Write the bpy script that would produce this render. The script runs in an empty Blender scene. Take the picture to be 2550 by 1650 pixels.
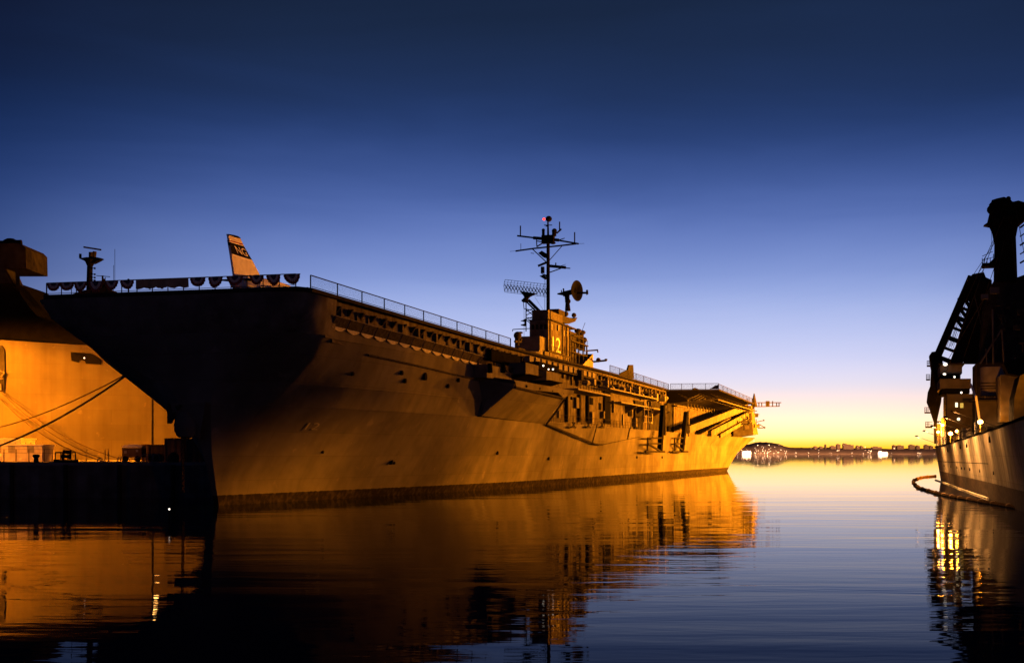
import bpy, bmesh, math, random
from mathutils import Vector, Matrix
random.seed(7)
sc = bpy.context.scene
COL = sc.collection

# ------------------------------------------------------------------ camera
F, CX, HZ, CH = 3450.0, 1275.0, 1128.0, 4.33      # focal length, centre, horizon (photo pixels), eye height (m)
cam = bpy.data.cameras.new('camera'); camo = bpy.data.objects.new('camera', cam); COL.objects.link(camo)
cam.sensor_width = 36.0; cam.lens = F / 2550 * 36.0
cam.shift_y = (HZ - 825.0) / 2550.0
cam.clip_start = 0.5; cam.clip_end = 60000
camo.location = (0, 0, CH); camo.rotation_euler = (math.radians(90), 0, 0)
sc.camera = camo

# ------------------------------------------------------------------ sky after sunset
def lin(c):
    return tuple(((v / 255) / 12.92 if v / 255 <= .04045 else ((v / 255 + .055) / 1.055) ** 2.4) for v in c)
world = bpy.data.worlds.new('World'); sc.world = world; world.use_nodes = True
wn, wl = world.node_tree.nodes, world.node_tree.links
wn.clear()
def node(nt, typ, **kw):
    n = nt.nodes.new(typ)
    for k, v in kw.items():
        setattr(n, k, v)
    return n
wt = world.node_tree
tc = node(wt, 'ShaderNodeTexCoord')
sep = node(wt, 'ShaderNodeSeparateXYZ'); wl.new(tc.outputs['Generated'], sep.inputs[0])
def ramp(nt, stops, inp):
    r = node(nt, 'ShaderNodeValToRGB'); cr = r.color_ramp
    while len(cr.elements) > 1: cr.elements.remove(cr.elements[-1])
    cr.elements[0].position = stops[0][0]; cr.elements[0].color = (*stops[0][1], 1)
    for p, c in stops[1:]:
        e = cr.elements.new(p); e.color = (*c, 1)
    nt.links.new(inp, r.inputs[0]); return r
GLOW = [(0, (255, 188, 22)), (.005, (255, 208, 42)), (.0085, (255, 232, 112)), (.0125, (255, 244, 172)), (.02, (255, 247, 208)), (.0285, (253, 239, 222)),
        (.038, (250, 233, 228)), (.05, (236, 228, 245)), (.068, (210, 214, 249)), (.10, (170, 186, 236)), (.125, (132, 154, 216)),
        (.165, (84, 110, 180)), (.21, (43, 68, 125)), (.25, (31, 50, 90)), (.31, (25, 39, 64)), (.5, (15, 25, 46)), (1, (8, 12, 26))]
DARK = [(0, (70, 56, 60)), (.05, (66, 76, 124)), (.105, (52, 74, 130)), (.14, (38, 64, 118)), (.17, (27, 52, 106)), (.21, (18, 40, 84)), (.25, (14, 28, 60)), (.31, (14, 18, 40)), (1, (5, 7, 16))]
smp = node(wt, 'ShaderNodeMapping'); smp.inputs['Scale'].default_value = (1.6, 1.6, 9); wl.new(tc.outputs['Generated'], smp.inputs[0])
sno = node(wt, 'ShaderNodeTexNoise'); sno.inputs['Scale'].default_value = 2.2; sno.inputs['Detail'].default_value = 5; sno.inputs['Distortion'].default_value = .6; wl.new(smp.outputs[0], sno.inputs['Vector'])
sma = node(wt, 'ShaderNodeMath', operation='MULTIPLY_ADD'); wl.new(sno.outputs['Fac'], sma.inputs[0]); sma.inputs[1].default_value = .16; sma.inputs[2].default_value = .92      # thin uneven haze
smm = node(wt, 'ShaderNodeMath', operation='MULTIPLY'); wl.new(sep.outputs['Z'], smm.inputs[0]); wl.new(sma.outputs[0], smm.inputs[1])
rg = ramp(wt, [(p, lin(c)) for p, c in GLOW], smm.outputs[0])
rd = ramp(wt, [(p, lin(c)) for p, c in DARK], smm.outputs[0])
rg.color_ramp.interpolation = 'B_SPLINE'; rd.color_ramp.interpolation = 'B_SPLINE'
az = node(wt, 'ShaderNodeVectorMath', operation='MULTIPLY'); wl.new(tc.outputs['Generated'], az.inputs[0]); az.inputs[1].default_value = (1, 1, 0)
azn = node(wt, 'ShaderNodeVectorMath', operation='NORMALIZE'); wl.new(az.outputs[0], azn.inputs[0])
azd = node(wt, 'ShaderNodeVectorMath', operation='DOT_PRODUCT'); wl.new(azn.outputs[0], azd.inputs[0])
azd.inputs[1].default_value = (math.sin(math.radians(4.5)), math.cos(math.radians(4.5)), 0)
mr = node(wt, 'ShaderNodeMapRange', interpolation_type='SMOOTHSTEP'); wl.new(azd.outputs['Value'], mr.inputs[0])
mr.inputs[1].default_value = .87; mr.inputs[2].default_value = .995
mix = node(wt, 'ShaderNodeMix', data_type='RGBA'); wl.new(mr.outputs[0], mix.inputs[0])
hot = node(wt, 'ShaderNodeMapRange', interpolation_type='SMOOTHSTEP'); wl.new(smm.outputs[0], hot.inputs[0]); hot.inputs[1].default_value = .05; hot.inputs[2].default_value = .012     # the afterglow is brighter than the film can hold
hmx = node(wt, 'ShaderNodeMix', data_type='RGBA'); wl.new(hot.outputs[0], hmx.inputs[0]); hmx.inputs[6].default_value = (1, 1, 1, 1); hmx.inputs[7].default_value = (1.7, 1.18, 1.0, 1)
hml = node(wt, 'ShaderNodeVectorMath', operation='MULTIPLY'); wl.new(rg.outputs[0], hml.inputs[0]); wl.new(hmx.outputs[2], hml.inputs[1])
wl.new(rd.outputs[0], mix.inputs[6]); wl.new(hml.outputs[0], mix.inputs[7])
bg = node(wt, 'ShaderNodeBackground'); wl.new(mix.outputs[2], bg.inputs[0]); bg.inputs[1].default_value = 1.0
wo = node(wt, 'ShaderNodeOutputWorld'); wl.new(bg.outputs[0], wo.inputs[0])
sc.view_settings.view_transform = 'Standard'; sc.view_settings.look = 'None'; sc.view_settings.exposure = 0; sc.view_settings.gamma = 1
sc.cycles.use_denoising = True
sc.cycles.max_bounces = 6; sc.cycles.sample_clamp_indirect = 30

# ------------------------------------------------------------------ frames and helpers
B = Vector((-24.5, 114.9, 0)); U = Vector((.2652, .9642, 0)); P = Vector((.9642, -.2652, 0))   # carrier: stem at waterline, aft, port
ANG = math.atan2(U.y, U.x)
def C(s, t, z): return B + U * s + P * t + Vector((0, 0, z))
def onT(px, py, t):                    # photo pixel -> (s, t, z) on the fore-and-aft plane at offset t
    k = (px - CX) / F; o = B + P * t
    s = (k * o.y - o.x) / (U.x - k * U.y); Y = o.y + U.y * s
    return (s, t, CH + (HZ - py) / F * Y)
def onS(px, py, s):                    # photo pixel -> on the athwartships plane at s
    k = (px - CX) / F; o = B + U * s
    t = (k * o.y - o.x) / (P.x - k * P.y); Y = o.y + P.y * t
    return (s, t, CH + (HZ - py) / F * Y)
def onZ(px, py, z):
    Y = F * (CH - z) / (py - HZ); return Vector(((px - CX) / F * Y, Y, z))
def at(px, py, Y): return Vector(((px - CX) / F * Y, Y, CH + (HZ - py) / F * Y))
def CT(px, py, t): return C(*onT(px, py, t))
def CS(px, py, s): return C(*onS(px, py, s))

ROOT = {}
def thing(name, label, cat, loc, rz=0, group=None):
    o = bpy.data.objects.new(name, None); COL.objects.link(o)
    o.location = loc; o.rotation_euler = (0, 0, rz); o.empty_display_size = .5
    o['label'] = label; o['category'] = cat
    if group: o['group'] = group
    ROOT[o.name] = Matrix.Translation(loc) @ Matrix.Rotation(rz, 4, 'Z')
    return o
def tag(o, label=None, cat=None, group=None, kind=None):
    if label: o['label'] = label
    if cat: o['category'] = cat
    if group: o['group'] = group
    if kind: o['kind'] = kind
    return o

class MB:
    def __init__(self): self.v = []; self.f = []; self.m = []; self.cur = 0
    def add(self, vs, fs):
        n = len(self.v); self.v += [Vector(x) for x in vs]
        for f in fs: self.f.append([i + n for i in f]); self.m.append(self.cur)
        return self
    def hexa(self, c):                # 8 corners: bottom ring 4, top ring 4
        return self.add(c, [(3, 2, 1, 0), (4, 5, 6, 7), (0, 1, 5, 4), (1, 2, 6, 5), (2, 3, 7, 6), (3, 0, 4, 7)])
    def sbox(self, s0, s1, t0, t1, z0, z1):
        return self.hexa([C(s0, t0, z0), C(s1, t0, z0), C(s1, t1, z0), C(s0, t1, z0), C(s0, t0, z1), C(s1, t0, z1), C(s1, t1, z1), C(s0, t1, z1)])
    def wbox(self, x0, x1, y0, y1, z0, z1):
        return self.hexa([(x0, y0, z0), (x1, y0, z0), (x1, y1, z0), (x0, y1, z0), (x0, y0, z1), (x1, y0, z1), (x1, y1, z1), (x0, y1, z1)])
    def tube(self, p, q, r, n=6, r2=None):
        p, q = Vector(p), Vector(q); d = (q - p)
        if d.length < 1e-6: return self
        d.normalize(); a = d.orthogonal().normalized(); b = d.cross(a); r2 = r if r2 is None else r2
        vs = []
        for k in range(n):
            w = a * math.cos(2 * math.pi * k / n) + b * math.sin(2 * math.pi * k / n)
            vs += [p + w * r, q + w * r2]
        fs = [(2 * k, 2 * ((k + 1) % n), 2 * ((k + 1) % n) + 1, 2 * k + 1) for k in range(n)]
        fs += [tuple(2 * k for k in range(n))[::-1], tuple(2 * k + 1 for k in range(n))]
        return self.add(vs, fs)
    def path(self, pts, r, n=6):
        pts = [Vector(p) for p in pts]; vs = []
        for i, p in enumerate(pts):
            d = (pts[min(i + 1, len(pts) - 1)] - pts[max(i - 1, 0)]).normalized()
            a = d.cross(Vector((0, 0, 1)));  a = a.normalized() if a.length > 1e-4 else d.orthogonal().normalized(); b = d.cross(a)
            for k in range(n): vs.append(p + (a * math.cos(2 * math.pi * k / n) + b * math.sin(2 * math.pi * k / n)) * r)
        fs = []
        for i in range(len(pts) - 1):
            for k in range(n):
                fs.append((i * n + k, i * n + (k + 1) % n, (i + 1) * n + (k + 1) % n, (i + 1) * n + k))
        fs += [tuple(range(n))[::-1], tuple((len(pts) - 1) * n + k for k in range(n))]
        return self.add(vs, fs)
    def prism(self, poly, d):         # planar polygon (world points) thickened by vector d
        n = len(poly); d = Vector(d); vs = [Vector(p) for p in poly] + [Vector(p) + d for p in poly]
        return self.add(vs, [tuple(range(n))[::-1], tuple(range(n, 2 * n))] + [(i, (i + 1) % n, (i + 1) % n + n, i + n) for i in range(n)])
    def ball(self, c, rx, ry=None, rz=None, nu=12, nv=8):
        c = Vector(c); ry = ry or rx; rz = rz or rx; vs = []; fs = []
        for j in range(nv + 1):
            a = math.pi * j / nv
            for i in range(nu):
                b = 2 * math.pi * i / nu; vs.append(c + Vector((rx * math.sin(a) * math.cos(b), ry * math.sin(a) * math.sin(b), rz * math.cos(a))))
        for j in range(nv):
            for i in range(nu): fs.append((j * nu + i, j * nu + (i + 1) % nu, (j + 1) * nu + (i + 1) % nu, (j + 1) * nu + i))
        return self.add(vs, fs)
    def lathe(self, base, prof, n=16, axis=Vector((0, 0, 1))):
        base = Vector(base); a = axis.orthogonal().normalized(); b = axis.cross(a); vs = []; fs = []
        for r, h in prof:
            for i in range(n): vs.append(base + axis * h + (a * math.cos(2 * math.pi * i / n) + b * math.sin(2 * math.pi * i / n)) * max(r, 1e-3))
        for j in range(len(prof) - 1):
            for i in range(n): fs.append((j * n + i, j * n + (i + 1) % n, (j + 1) * n + (i + 1) % n, (j + 1) * n + i))
        fs += [tuple(range(n))[::-1], tuple((len(prof) - 1) * n + i for i in range(n))]
        return self.add(vs, fs)
    def grid(self, rows, flip=False):
        n = len(rows[0]); vs = [p for r in rows for p in r]; fs = []
        for j in range(len(rows) - 1):
            for i in range(n - 1):
                f = (j * n + i, j * n + i + 1, (j + 1) * n + i + 1, (j + 1) * n + i); fs.append(f[::-1] if flip else f)
        return self.add(vs, fs)
    def build(self, name, mats, parent=None, origin=None, smooth=None, weld=False, label=None):
        me = bpy.data.meshes.new(name)
        if parent is not None:
            top = parent
            while top.parent: top = top.parent
            inv = ROOT[top.name].inverted()
            vs = [inv @ v for v in self.v]
        else:
            o0 = Vector(origin) if origin is not None else sum(self.v, Vector()) / max(1, len(self.v))
            vs = [v - o0 for v in self.v]
        me.from_pydata([tuple(v) for v in vs], [], self.f)
        mats = mats if isinstance(mats, (list, tuple)) else [mats]
        for m in mats: me.materials.append(m)
        if len(mats) > 1: me.polygons.foreach_set('material_index', self.m)
        bm = bmesh.new(); bm.from_mesh(me)
        if weld: bmesh.ops.remove_doubles(bm, verts=bm.verts, dist=.002)
        bmesh.ops.recalc_face_normals(bm, faces=bm.faces); bm.to_mesh(me); bm.free()
        if smooth:
            me.polygons.foreach_set('use_smooth', [True] * len(me.polygons)); me.set_sharp_from_angle(angle=math.radians(smooth))
        me.update()
        o = bpy.data.objects.new(name, me); COL.objects.link(o)
        if parent is not None:
            o.parent = parent
        else: o.location = o0
        if label: o['label'] = label
        return o

def letters(mb, text, origin, right, up, height, width=None, depth=.04, gap=1.0):   # text as real raised letters
    cu = bpy.data.curves.new('letters', 'FONT'); cu.body = text; cu.resolution_u = 3; cu.space_character = gap
    ob = bpy.data.objects.new('letters', cu); COL.objects.link(ob)
    me = bpy.data.meshes.new_from_object(ob.evaluated_get(bpy.context.evaluated_depsgraph_get()))
    xs = [v.co.x for v in me.vertices]; ys = [v.co.y for v in me.vertices]
    x0, y0, w, h = min(xs), min(ys), max(xs) - min(xs), max(ys) - min(ys)
    sy = height / h; sx = (width / w) if width else sy
    right, up = Vector(right).normalized(), Vector(up).normalized(); nrm = right.cross(up)
    pts = [Vector(origin) + right * (v.co.x - x0) * sx + up * (v.co.y - y0) * sy + nrm * depth for v in me.vertices]
    mb.add(pts, [tuple(p.vertices) for p in me.polygons])
    bpy.data.objects.remove(ob); bpy.data.curves.remove(cu); bpy.data.meshes.remove(me)
    return mb

# ------------------------------------------------------------------ materials
def mat(name, col, rough=.6, var=.25, scale=.6, metal=0, streak=0, bump=.0, band=None, spec=.0, plates=0):
    m = bpy.data.materials.new(name); m.use_nodes = True; nt = m.node_tree; b = nt.nodes['Principled BSDF']
    b.inputs['Roughness'].default_value = rough; b.inputs['Metallic'].default_value = metal; b.inputs['Specular IOR Level'].default_value = spec
    t = node(nt, 'ShaderNodeTexCoord')
    n = node(nt, 'ShaderNodeTexNoise'); n.inputs['Scale'].default_value = scale; n.inputs['Detail'].default_value = 6
    nt.links.new(t.outputs['Object'], n.inputs['Vector'])
    r = ramp(nt, [(.3, tuple(c * (1 - var) for c in col)), (.7, tuple(min(1, c * (1 + var)) for c in col))], n.outputs['Fac'])
    out = r.outputs[0]
    if streak:
        mp = node(nt, 'ShaderNodeMapping'); mp.inputs['Scale'].default_value = (.9, .12, .05); nt.links.new(t.outputs['Object'], mp.inputs[0])
        n2 = node(nt, 'ShaderNodeTexNoise'); n2.inputs['Scale'].default_value = 1.3; n2.inputs['Detail'].default_value = 8; nt.links.new(mp.outputs[0], n2.inputs['Vector'])
        r2 = ramp(nt, [(.42, (1, 1, 1)), (.72, (1 - streak, 1 - streak * 1.15, 1 - streak * 1.3))], n2.outputs['Fac'])
        mx = node(nt, 'ShaderNodeMix', data_type='RGBA', blend_type='MULTIPLY'); mx.inputs[0].default_value = 1
        nt.links.new(out, mx.inputs[6]); nt.links.new(r2.outputs[0], mx.inputs[7]); out = mx.outputs[2]
        n5 = node(nt, 'ShaderNodeTexNoise'); n5.inputs['Scale'].default_value = .9; n5.inputs['Detail'].default_value = 3; nt.links.new(t.outputs['Object'], n5.inputs['Vector'])
        r5 = ramp(nt, [(.66, (1, 1, 1)), (.72, (1.5, 1.45, 1.4))], n5.outputs['Fac'])      # scuffed spots of paler paint
        mx5 = node(nt, 'ShaderNodeMix', data_type='RGBA', blend_type='MULTIPLY'); mx5.inputs[0].default_value = .6
        nt.links.new(out, mx5.inputs[6]); nt.links.new(r5.outputs[0], mx5.inputs[7]); out = mx5.outputs[2]
    if plates:
        sx_ = node(nt, 'ShaderNodeSeparateXYZ'); nt.links.new(t.outputs['Object'], sx_.inputs[0]); cx_ = node(nt, 'ShaderNodeCombineXYZ'); nt.links.new(sx_.outputs['X'], cx_.inputs[0]); nt.links.new(sx_.outputs['Z'], cx_.inputs[1])
        br = node(nt, 'ShaderNodeTexBrick'); nt.links.new(cx_.outputs[0], br.inputs['Vector']); br.inputs['Scale'].default_value = 1; br.inputs['Brick Width'].default_value = 7.3; br.inputs['Row Height'].default_value = 2.05; br.inputs['Mortar Size'].default_value = .022; br.inputs['Mortar Smooth'].default_value = .6
        br.inputs['Color1'].default_value = (.88, .88, .88, 1); br.inputs['Color2'].default_value = (1.06, 1.05, 1.04, 1); br.inputs['Mortar'].default_value = (.66, .62, .58, 1)
        n6 = node(nt, 'ShaderNodeTexNoise'); n6.inputs['Scale'].default_value = .11; n6.inputs['Detail'].default_value = 5; nt.links.new(t.outputs['Object'], n6.inputs['Vector'])
        r6 = ramp(nt, [(.38, (.72, .7, .68)), (.62, (1.15, 1.14, 1.12))], n6.outputs['Fac'])
        for src in (br.outputs['Color'], r6.outputs[0]):
            m6 = node(nt, 'ShaderNodeMix', data_type='RGBA', blend_type='MULTIPLY'); m6.inputs[0].default_value = plates; nt.links.new(out, m6.inputs[6]); nt.links.new(src, m6.inputs[7]); out = m6.outputs[2]
    if band:
        sp_ = node(nt, 'ShaderNodeSeparateXYZ'); nt.links.new(t.outputs['Object'], sp_.inputs[0])
        n3 = node(nt, 'ShaderNodeTexNoise'); n3.inputs['Scale'].default_value = 2.0; nt.links.new(t.outputs['Object'], n3.inputs['Vector'])
        ad = node(nt, 'ShaderNodeMath', operation='MULTIPLY_ADD'); nt.links.new(n3.outputs['Fac'], ad.inputs[0]); ad.inputs[1].default_value = .12; nt.links.new(sp_.outputs['Z'], ad.inputs[2])
        lt = node(nt, 'ShaderNodeMath', operation='LESS_THAN'); nt.links.new(ad.outputs[0], lt.inputs[0]); lt.inputs[1].default_value = band[0] + .06
        mx2 = node(nt, 'ShaderNodeMix', data_type='RGBA'); nt.links.new(lt.outputs[0], mx2.inputs[0]); nt.links.new(out, mx2.inputs[6])
        rb = ramp(nt, [(.45, band[1]), (.75, tuple(c * 2.6 for c in band[1]))], n3.outputs['Fac']); nt.links.new(rb.outputs[0], mx2.inputs[7]); out = mx2.outputs[2]
    nt.links.new(out, b.inputs['Base Color'])
    if bump or plates:
        bp = node(nt, 'ShaderNodeBump'); bp.inputs['Strength'].default_value = bump or .3; bp.inputs['Distance'].default_value = .05
        n4 = node(nt, 'ShaderNodeTexNoise'); n4.inputs['Scale'].default_value = .35 if plates else 3; n4.inputs['Detail'].default_value = 3
        nt.links.new(t.outputs['Object'], n4.inputs['Vector']); nt.links.new(n4.outputs['Fac'], bp.inputs['Height']); nt.links.new(bp.outputs[0], b.inputs['Normal'])
        if plates: bp.inputs['Distance'].default_value = .35
    return m
def glow(name, col, strength):
    m = bpy.data.materials.new(name); m.use_nodes = True; b = m.node_tree.nodes['Principled BSDF']
    b.inputs['Base Color'].default_value = (*col, 1); b.inputs['Emission Color'].default_value = (*col, 1); b.inputs['Emission Strength'].default_value = strength
    return m
def netting(name, col, cover):
    m = bpy.data.materials.new(name); m.use_nodes = True; nt = m.node_tree; b = nt.nodes['Principled BSDF']
    b.inputs['Base Color'].default_value = (*col, 1); b.inputs['Roughness'].default_value = .6; b.inputs['Specular IOR Level'].default_value = 0
    t = node(nt, 'ShaderNodeTexCoord')
    ck = []
    for dirn in (1, -1):
        d = node(nt, 'ShaderNodeVectorMath', operation='DOT_PRODUCT'); nt.links.new(t.outputs['Object'], d.inputs[0]); d.inputs[1].default_value = (1, dirn * 0.3 + .7, dirn)
        mu = node(nt, 'ShaderNodeMath', operation='MULTIPLY'); nt.links.new(d.outputs['Value'], mu.inputs[0]); mu.inputs[1].default_value = 9
        fr = node(nt, 'ShaderNodeMath', operation='FRACT'); nt.links.new(mu.outputs[0], fr.inputs[0])
        ls = node(nt, 'ShaderNodeMath', operation='LESS_THAN'); nt.links.new(fr.outputs[0], ls.inputs[0]); ls.inputs[1].default_value = cover
        ck.append(ls)
    mxm = node(nt, 'ShaderNodeMath', operation='MAXIMUM'); nt.links.new(ck[0].outputs[0], mxm.inputs[0]); nt.links.new(ck[1].outputs[0], mxm.inputs[1])
    nt.links.new(mxm.outputs[0], b.inputs['Alpha'])
    return m

SOD = (1.0, .27, .006)                                         # sodium light
M = {
 'hull': mat('weathered_grey_hull_paint', (.10, .097, .09), .55, .16, .5, streak=.10, band=(.85, (.013, .0115, .010)), plates=.9, bump=.12),
 'grey': mat('grey_ship_paint', (.10, .096, .09), .6, .3, .8, streak=.3, bump=.1),
 'wall': mat('stained_plating_with_shade', (.08, .075, .07), .65, .4, 1.2, streak=.55, bump=.1),  # base darker than the hull paint, standing in for weaker light higher up
 'dark': mat('dark_grey_paint', (.022, .021, .02), .6, .4, 1),
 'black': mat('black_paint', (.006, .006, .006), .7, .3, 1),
 'rail': mat('dark_weathered_steel', (.03, .028, .026), .6, .4, 2),
 'light': mat('pale_grey_paint', (.17, .165, .155), .6, .2, 1, streak=.25),
 'white': mat('white_paint', (.75, .74, .72), .5, .12, 2),
 'net': mat('dark_canvas', (.035, .032, .03), .85, .5, 3),
 'canvas': mat('pale_weathered_canvas', (.3, .29, .27), .85, .25, 2),
 'tan': mat('tan_banner_cloth', (.3, .22, .13), .8, .2, 1.5),
 'red': mat('red_cloth', (.26, .07, .055), .8, .2, 3), 'wht': mat('white_cloth', (.5, .46, .4), .8, .2, 3), 'blue': mat('blue_cloth', (.07, .07, .11), .8, .2, 3),
 'fin': mat('pale_grey_aircraft_paint', (.78, .77, .72), .5, .15, 1.5), 'finblk': mat('black_aircraft_band', (.015, .015, .015), .5, .2, 2), 'finwht': mat('white_aircraft_marking', (.95, .93, .9), .5, .08, 2), 'finred': mat('red_aircraft_stripe', (.3, .03, .02), .5, .2, 2),
 'concrete': mat('dark_wet_concrete', (.11, .105, .1), .8, .4, .7, streak=.4, bump=.3),
 'pavement': mat('pier_asphalt', (.16, .155, .15), .9, .3, .8, bump=.2),
 'rope': mat('dark_mooring_rope', (.035, .025, .018), .9, .3, 5),
 'cargo': mat('cargo_ship_grey_paint', (.085, .08, .072), .55, .12, .25, streak=.16, plates=.55, bump=.08),
 'crate': mat('dark_container_paint', (.06, .05, .045), .7, .3, 2, streak=.4), 'crate2': mat('brown_container_paint', (.12, .085, .06), .7, .3, 2, streak=.4),
 'shed': mat('cream_shed_siding', (.7, .66, .58), .7, .15, 2, streak=.15),
 'hill': mat('far_hillside', (.46, .36, .3), .95, .3, .004), 'far': mat('far_city_wall', (.13, .10, .08), .9, .2, .02),
 'boomm': mat('dark_floating_boom', (.022, .014, .009), .6, .5, 3),
 'lamp': glow('sodium_lamp_glass', (1, .45, .10), 40), 'lampw': glow('white_lamp_glass', (1, .9, .75), 2.2), 'lampred': glow('red_beacon_glass', (1, .05, .03), 3),
 'winl': glow('lit_window_glass', (1, .85, .5), 2.2), 'wing': glow('dim_lit_window_glass', (.55, .5, .1), .7), 'shore': glow('far_lamp_glass', (1, .86, .62), 2.6), 'shoreb': glow('self_glowing_white_wall', (1, .97, .9), .8),  # white hall walls glow by emission in place of floodlighting
 'island_white': mat('worn_white_paint', (.5, .49, .47), .6, .12, 2),
 'mesh': netting('chain_link_mesh', (.012, .012, .012), .10), 'meshd': netting('safety_mesh', (.012, .012, .012), .2),
}
def point(name, loc, power, col=SOD, r=.3, parent=None):
    l = bpy.data.lights.new(name, 'POINT'); l.energy = power; l.color = col; l.shadow_soft_size = r
    o = bpy.data.objects.new(name, l); COL.objects.link(o); o.location = loc
    if parent:
        o.parent = parent; o.matrix_parent_inverse = Matrix.Identity(4); o.location = ROOT[parent.name].inverted() @ Vector(loc)
    return o
def spot(name, loc, target, power, size, blend=.5, col=SOD, r=.3, parent=None):
    l = bpy.data.lights.new(name, 'SPOT'); l.energy = power; l.color = col; l.shadow_soft_size = r; l.spot_size = math.radians(size); l.spot_blend = blend
    o = bpy.data.objects.new(name, l); COL.objects.link(o)
    d = (Vector(target) - Vector(loc)).to_track_quat('-Z', 'Y').to_matrix().to_4x4()
    m = Matrix.Translation(loc) @ d
    if parent: o.parent = parent; m = ROOT[parent.name].inverted() @ m
    o.matrix_local = m
    return o

# ------------------------------------------------------------------ water
w = MB(); R = 25000
w.add([(-R, -400, 0), (R, -400, 0), (R, 24000, 0), (-R, 24000, 0)], [(0, 1, 2, 3)])
wm = bpy.data.materials.new('harbour_water'); wm.use_nodes = True; nt = wm.node_tree; b = nt.nodes['Principled BSDF']
nt.nodes.remove(b); wgl = node(nt, 'ShaderNodeBsdfGlossy'); wgl.inputs['Roughness'].default_value = .02; wdf = node(nt, 'ShaderNodeBsdfDiffuse'); wdf.inputs['Color'].default_value = (.002, .010, .035, 1)
frn = node(nt, 'ShaderNodeFresnel'); frn.inputs['IOR'].default_value = 1.33; fpw = node(nt, 'ShaderNodeMath', operation='POWER'); nt.links.new(frn.outputs[0], fpw.inputs[0]); fpw.inputs[1].default_value = 2.75
fml = node(nt, 'ShaderNodeMath', operation='MULTIPLY'); fml.use_clamp = True; nt.links.new(fpw.outputs[0], fml.inputs[0]); fml.inputs[1].default_value = 1.46
wmx = node(nt, 'ShaderNodeMixShader'); nt.links.new(fml.outputs[0], wmx.inputs[0]); nt.links.new(wdf.outputs[0], wmx.inputs[1]); nt.links.new(wgl.outputs[0], wmx.inputs[2]); nt.links.new(wmx.outputs[0], nt.nodes['Material Output'].inputs[0])
t = node(nt, 'ShaderNodeTexCoord'); geo = node(nt, 'ShaderNodeNewGeometry')
hs = []
def nz(sx, sy, det, rot=3, warp=0):
    mp = node(nt, 'ShaderNodeMapping'); mp.inputs['Scale'].default_value = (sx, sy, 1); mp.inputs['Rotation'].default_value = (0, 0, math.radians(rot)); nt.links.new(geo.outputs['Position'], mp.inputs[0])
    n = node(nt, 'ShaderNodeTexNoise'); n.inputs['Scale'].default_value = 1; n.inputs['Detail'].default_value = det; n.inputs['Distortion'].default_value = warp; nt.links.new(mp.outputs[0], n.inputs['Vector']); return n.outputs['Fac']
def mth(op, a, b_):
    m_ = node(nt, 'ShaderNodeMath', operation=op)
    for k, v in enumerate((a, b_)):
        if hasattr(v, 'links'): nt.links.new(v, m_.inputs[k])
        else: m_.inputs[k].default_value = v
    return m_.outputs[0]
patch = node(nt, 'ShaderNodeMapRange'); nt.links.new(nz(.012, .03, 3, 8, .5), patch.inputs[0]); patch.inputs[1].default_value = .42; patch.inputs[2].default_value = .62; patch.inputs[3].default_value = .25; patch.inputs[4].default_value = 1.25
spy = node(nt, 'ShaderNodeSeparateXYZ'); nt.links.new(geo.outputs['Position'], spy.inputs[0])
calm = node(nt, 'ShaderNodeMapRange'); nt.links.new(spy.outputs['Y'], calm.inputs[0]); calm.inputs[1].default_value = 45; calm.inputs[2].default_value = 230; calm.inputs[3].default_value = 1; calm.inputs[4].default_value = .11
swell = mth('MULTIPLY', nz(.025, .09, 2, -5, .3), 1.0)
rip = mth('MULTIPLY', mth('ADD', mth('MULTIPLY', nz(.15, .55, 3, 4, .4), .24), mth('MULTIPLY', nz(.7, 2.2, 2, -8, .3), .035)), patch.outputs[0])
a2o = mth('MULTIPLY', mth('ADD', swell, rip), calm.outputs[0])
bp = node(nt, 'ShaderNodeBump'); bp.inputs['Strength'].default_value = 1; bp.inputs['Distance'].default_value = .10
nt.links.new(a2o, bp.inputs['Height']); nt.links.new(bp.outputs[0], wgl.inputs['Normal'])
tag(w.build('water', wm, origin=(0, 0, 0)), kind='structure')

# ------------------------------------------------------------------ aircraft carrier
CV = thing('aircraft_carrier', 'huge grey aircraft carrier moored bow-on, its island marked 12', 'aircraft carrier', B, ANG)
def interp(x, tab):
    if x <= tab[0][0]: return tab[0][1]
    for (a, va), (b_, vb) in zip(tab, tab[1:]):
        if x <= b_: return va + (vb - va) * (x - a) / (b_ - a)
    return tab[-1][1]
# level z: (stem s, [(distance aft of stem, half breadth)], stern s)
LEV = [(-2, .8, [(0, .1), (20, 3), (40, 5.8), (63, 8.6), (100, 10.4), (139, 11.4), (200, 13), (238, 14)], 238),
       (0, 0, [(0, .2), (9, 1.7), (20, 3.4), (40, 6.4), (63, 9.1), (100, 10.8), (139, 11.8), (200, 13.4), (239.5, 14.6)], 239.5),
       (2, -.7, [(0, .25), (9, 2.2), (20, 4.3), (40, 7.3), (63, 9.7), (100, 11), (139, 12), (200, 13.5), (241, 15.4)], 241.5),
       (4.3, -1.6, [(0, .4), (1.6, 1.4), (10, 3.7), (20, 5.5), (40, 8.4), (63, 10.4), (100, 11.3), (139, 12.1), (205, 13.6), (244, 16.5)], 244),
       (6.2, -2.3, [(0, .7), (2, 2.5), (11, 5.0), (22, 6.9), (40, 9.3), (63, 10.9), (100, 11.7), (170, 13), (215, 14), (249, 18)], 248.5),
       (8.3, -2.9, [(0, 1.0), (2.9, 4.4), (11, 6.9), (22, 8.7), (42, 10.4), (66, 11.5), (100, 12), (170, 13.2), (215, 14.8), (253, 20)], 255)]
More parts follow.
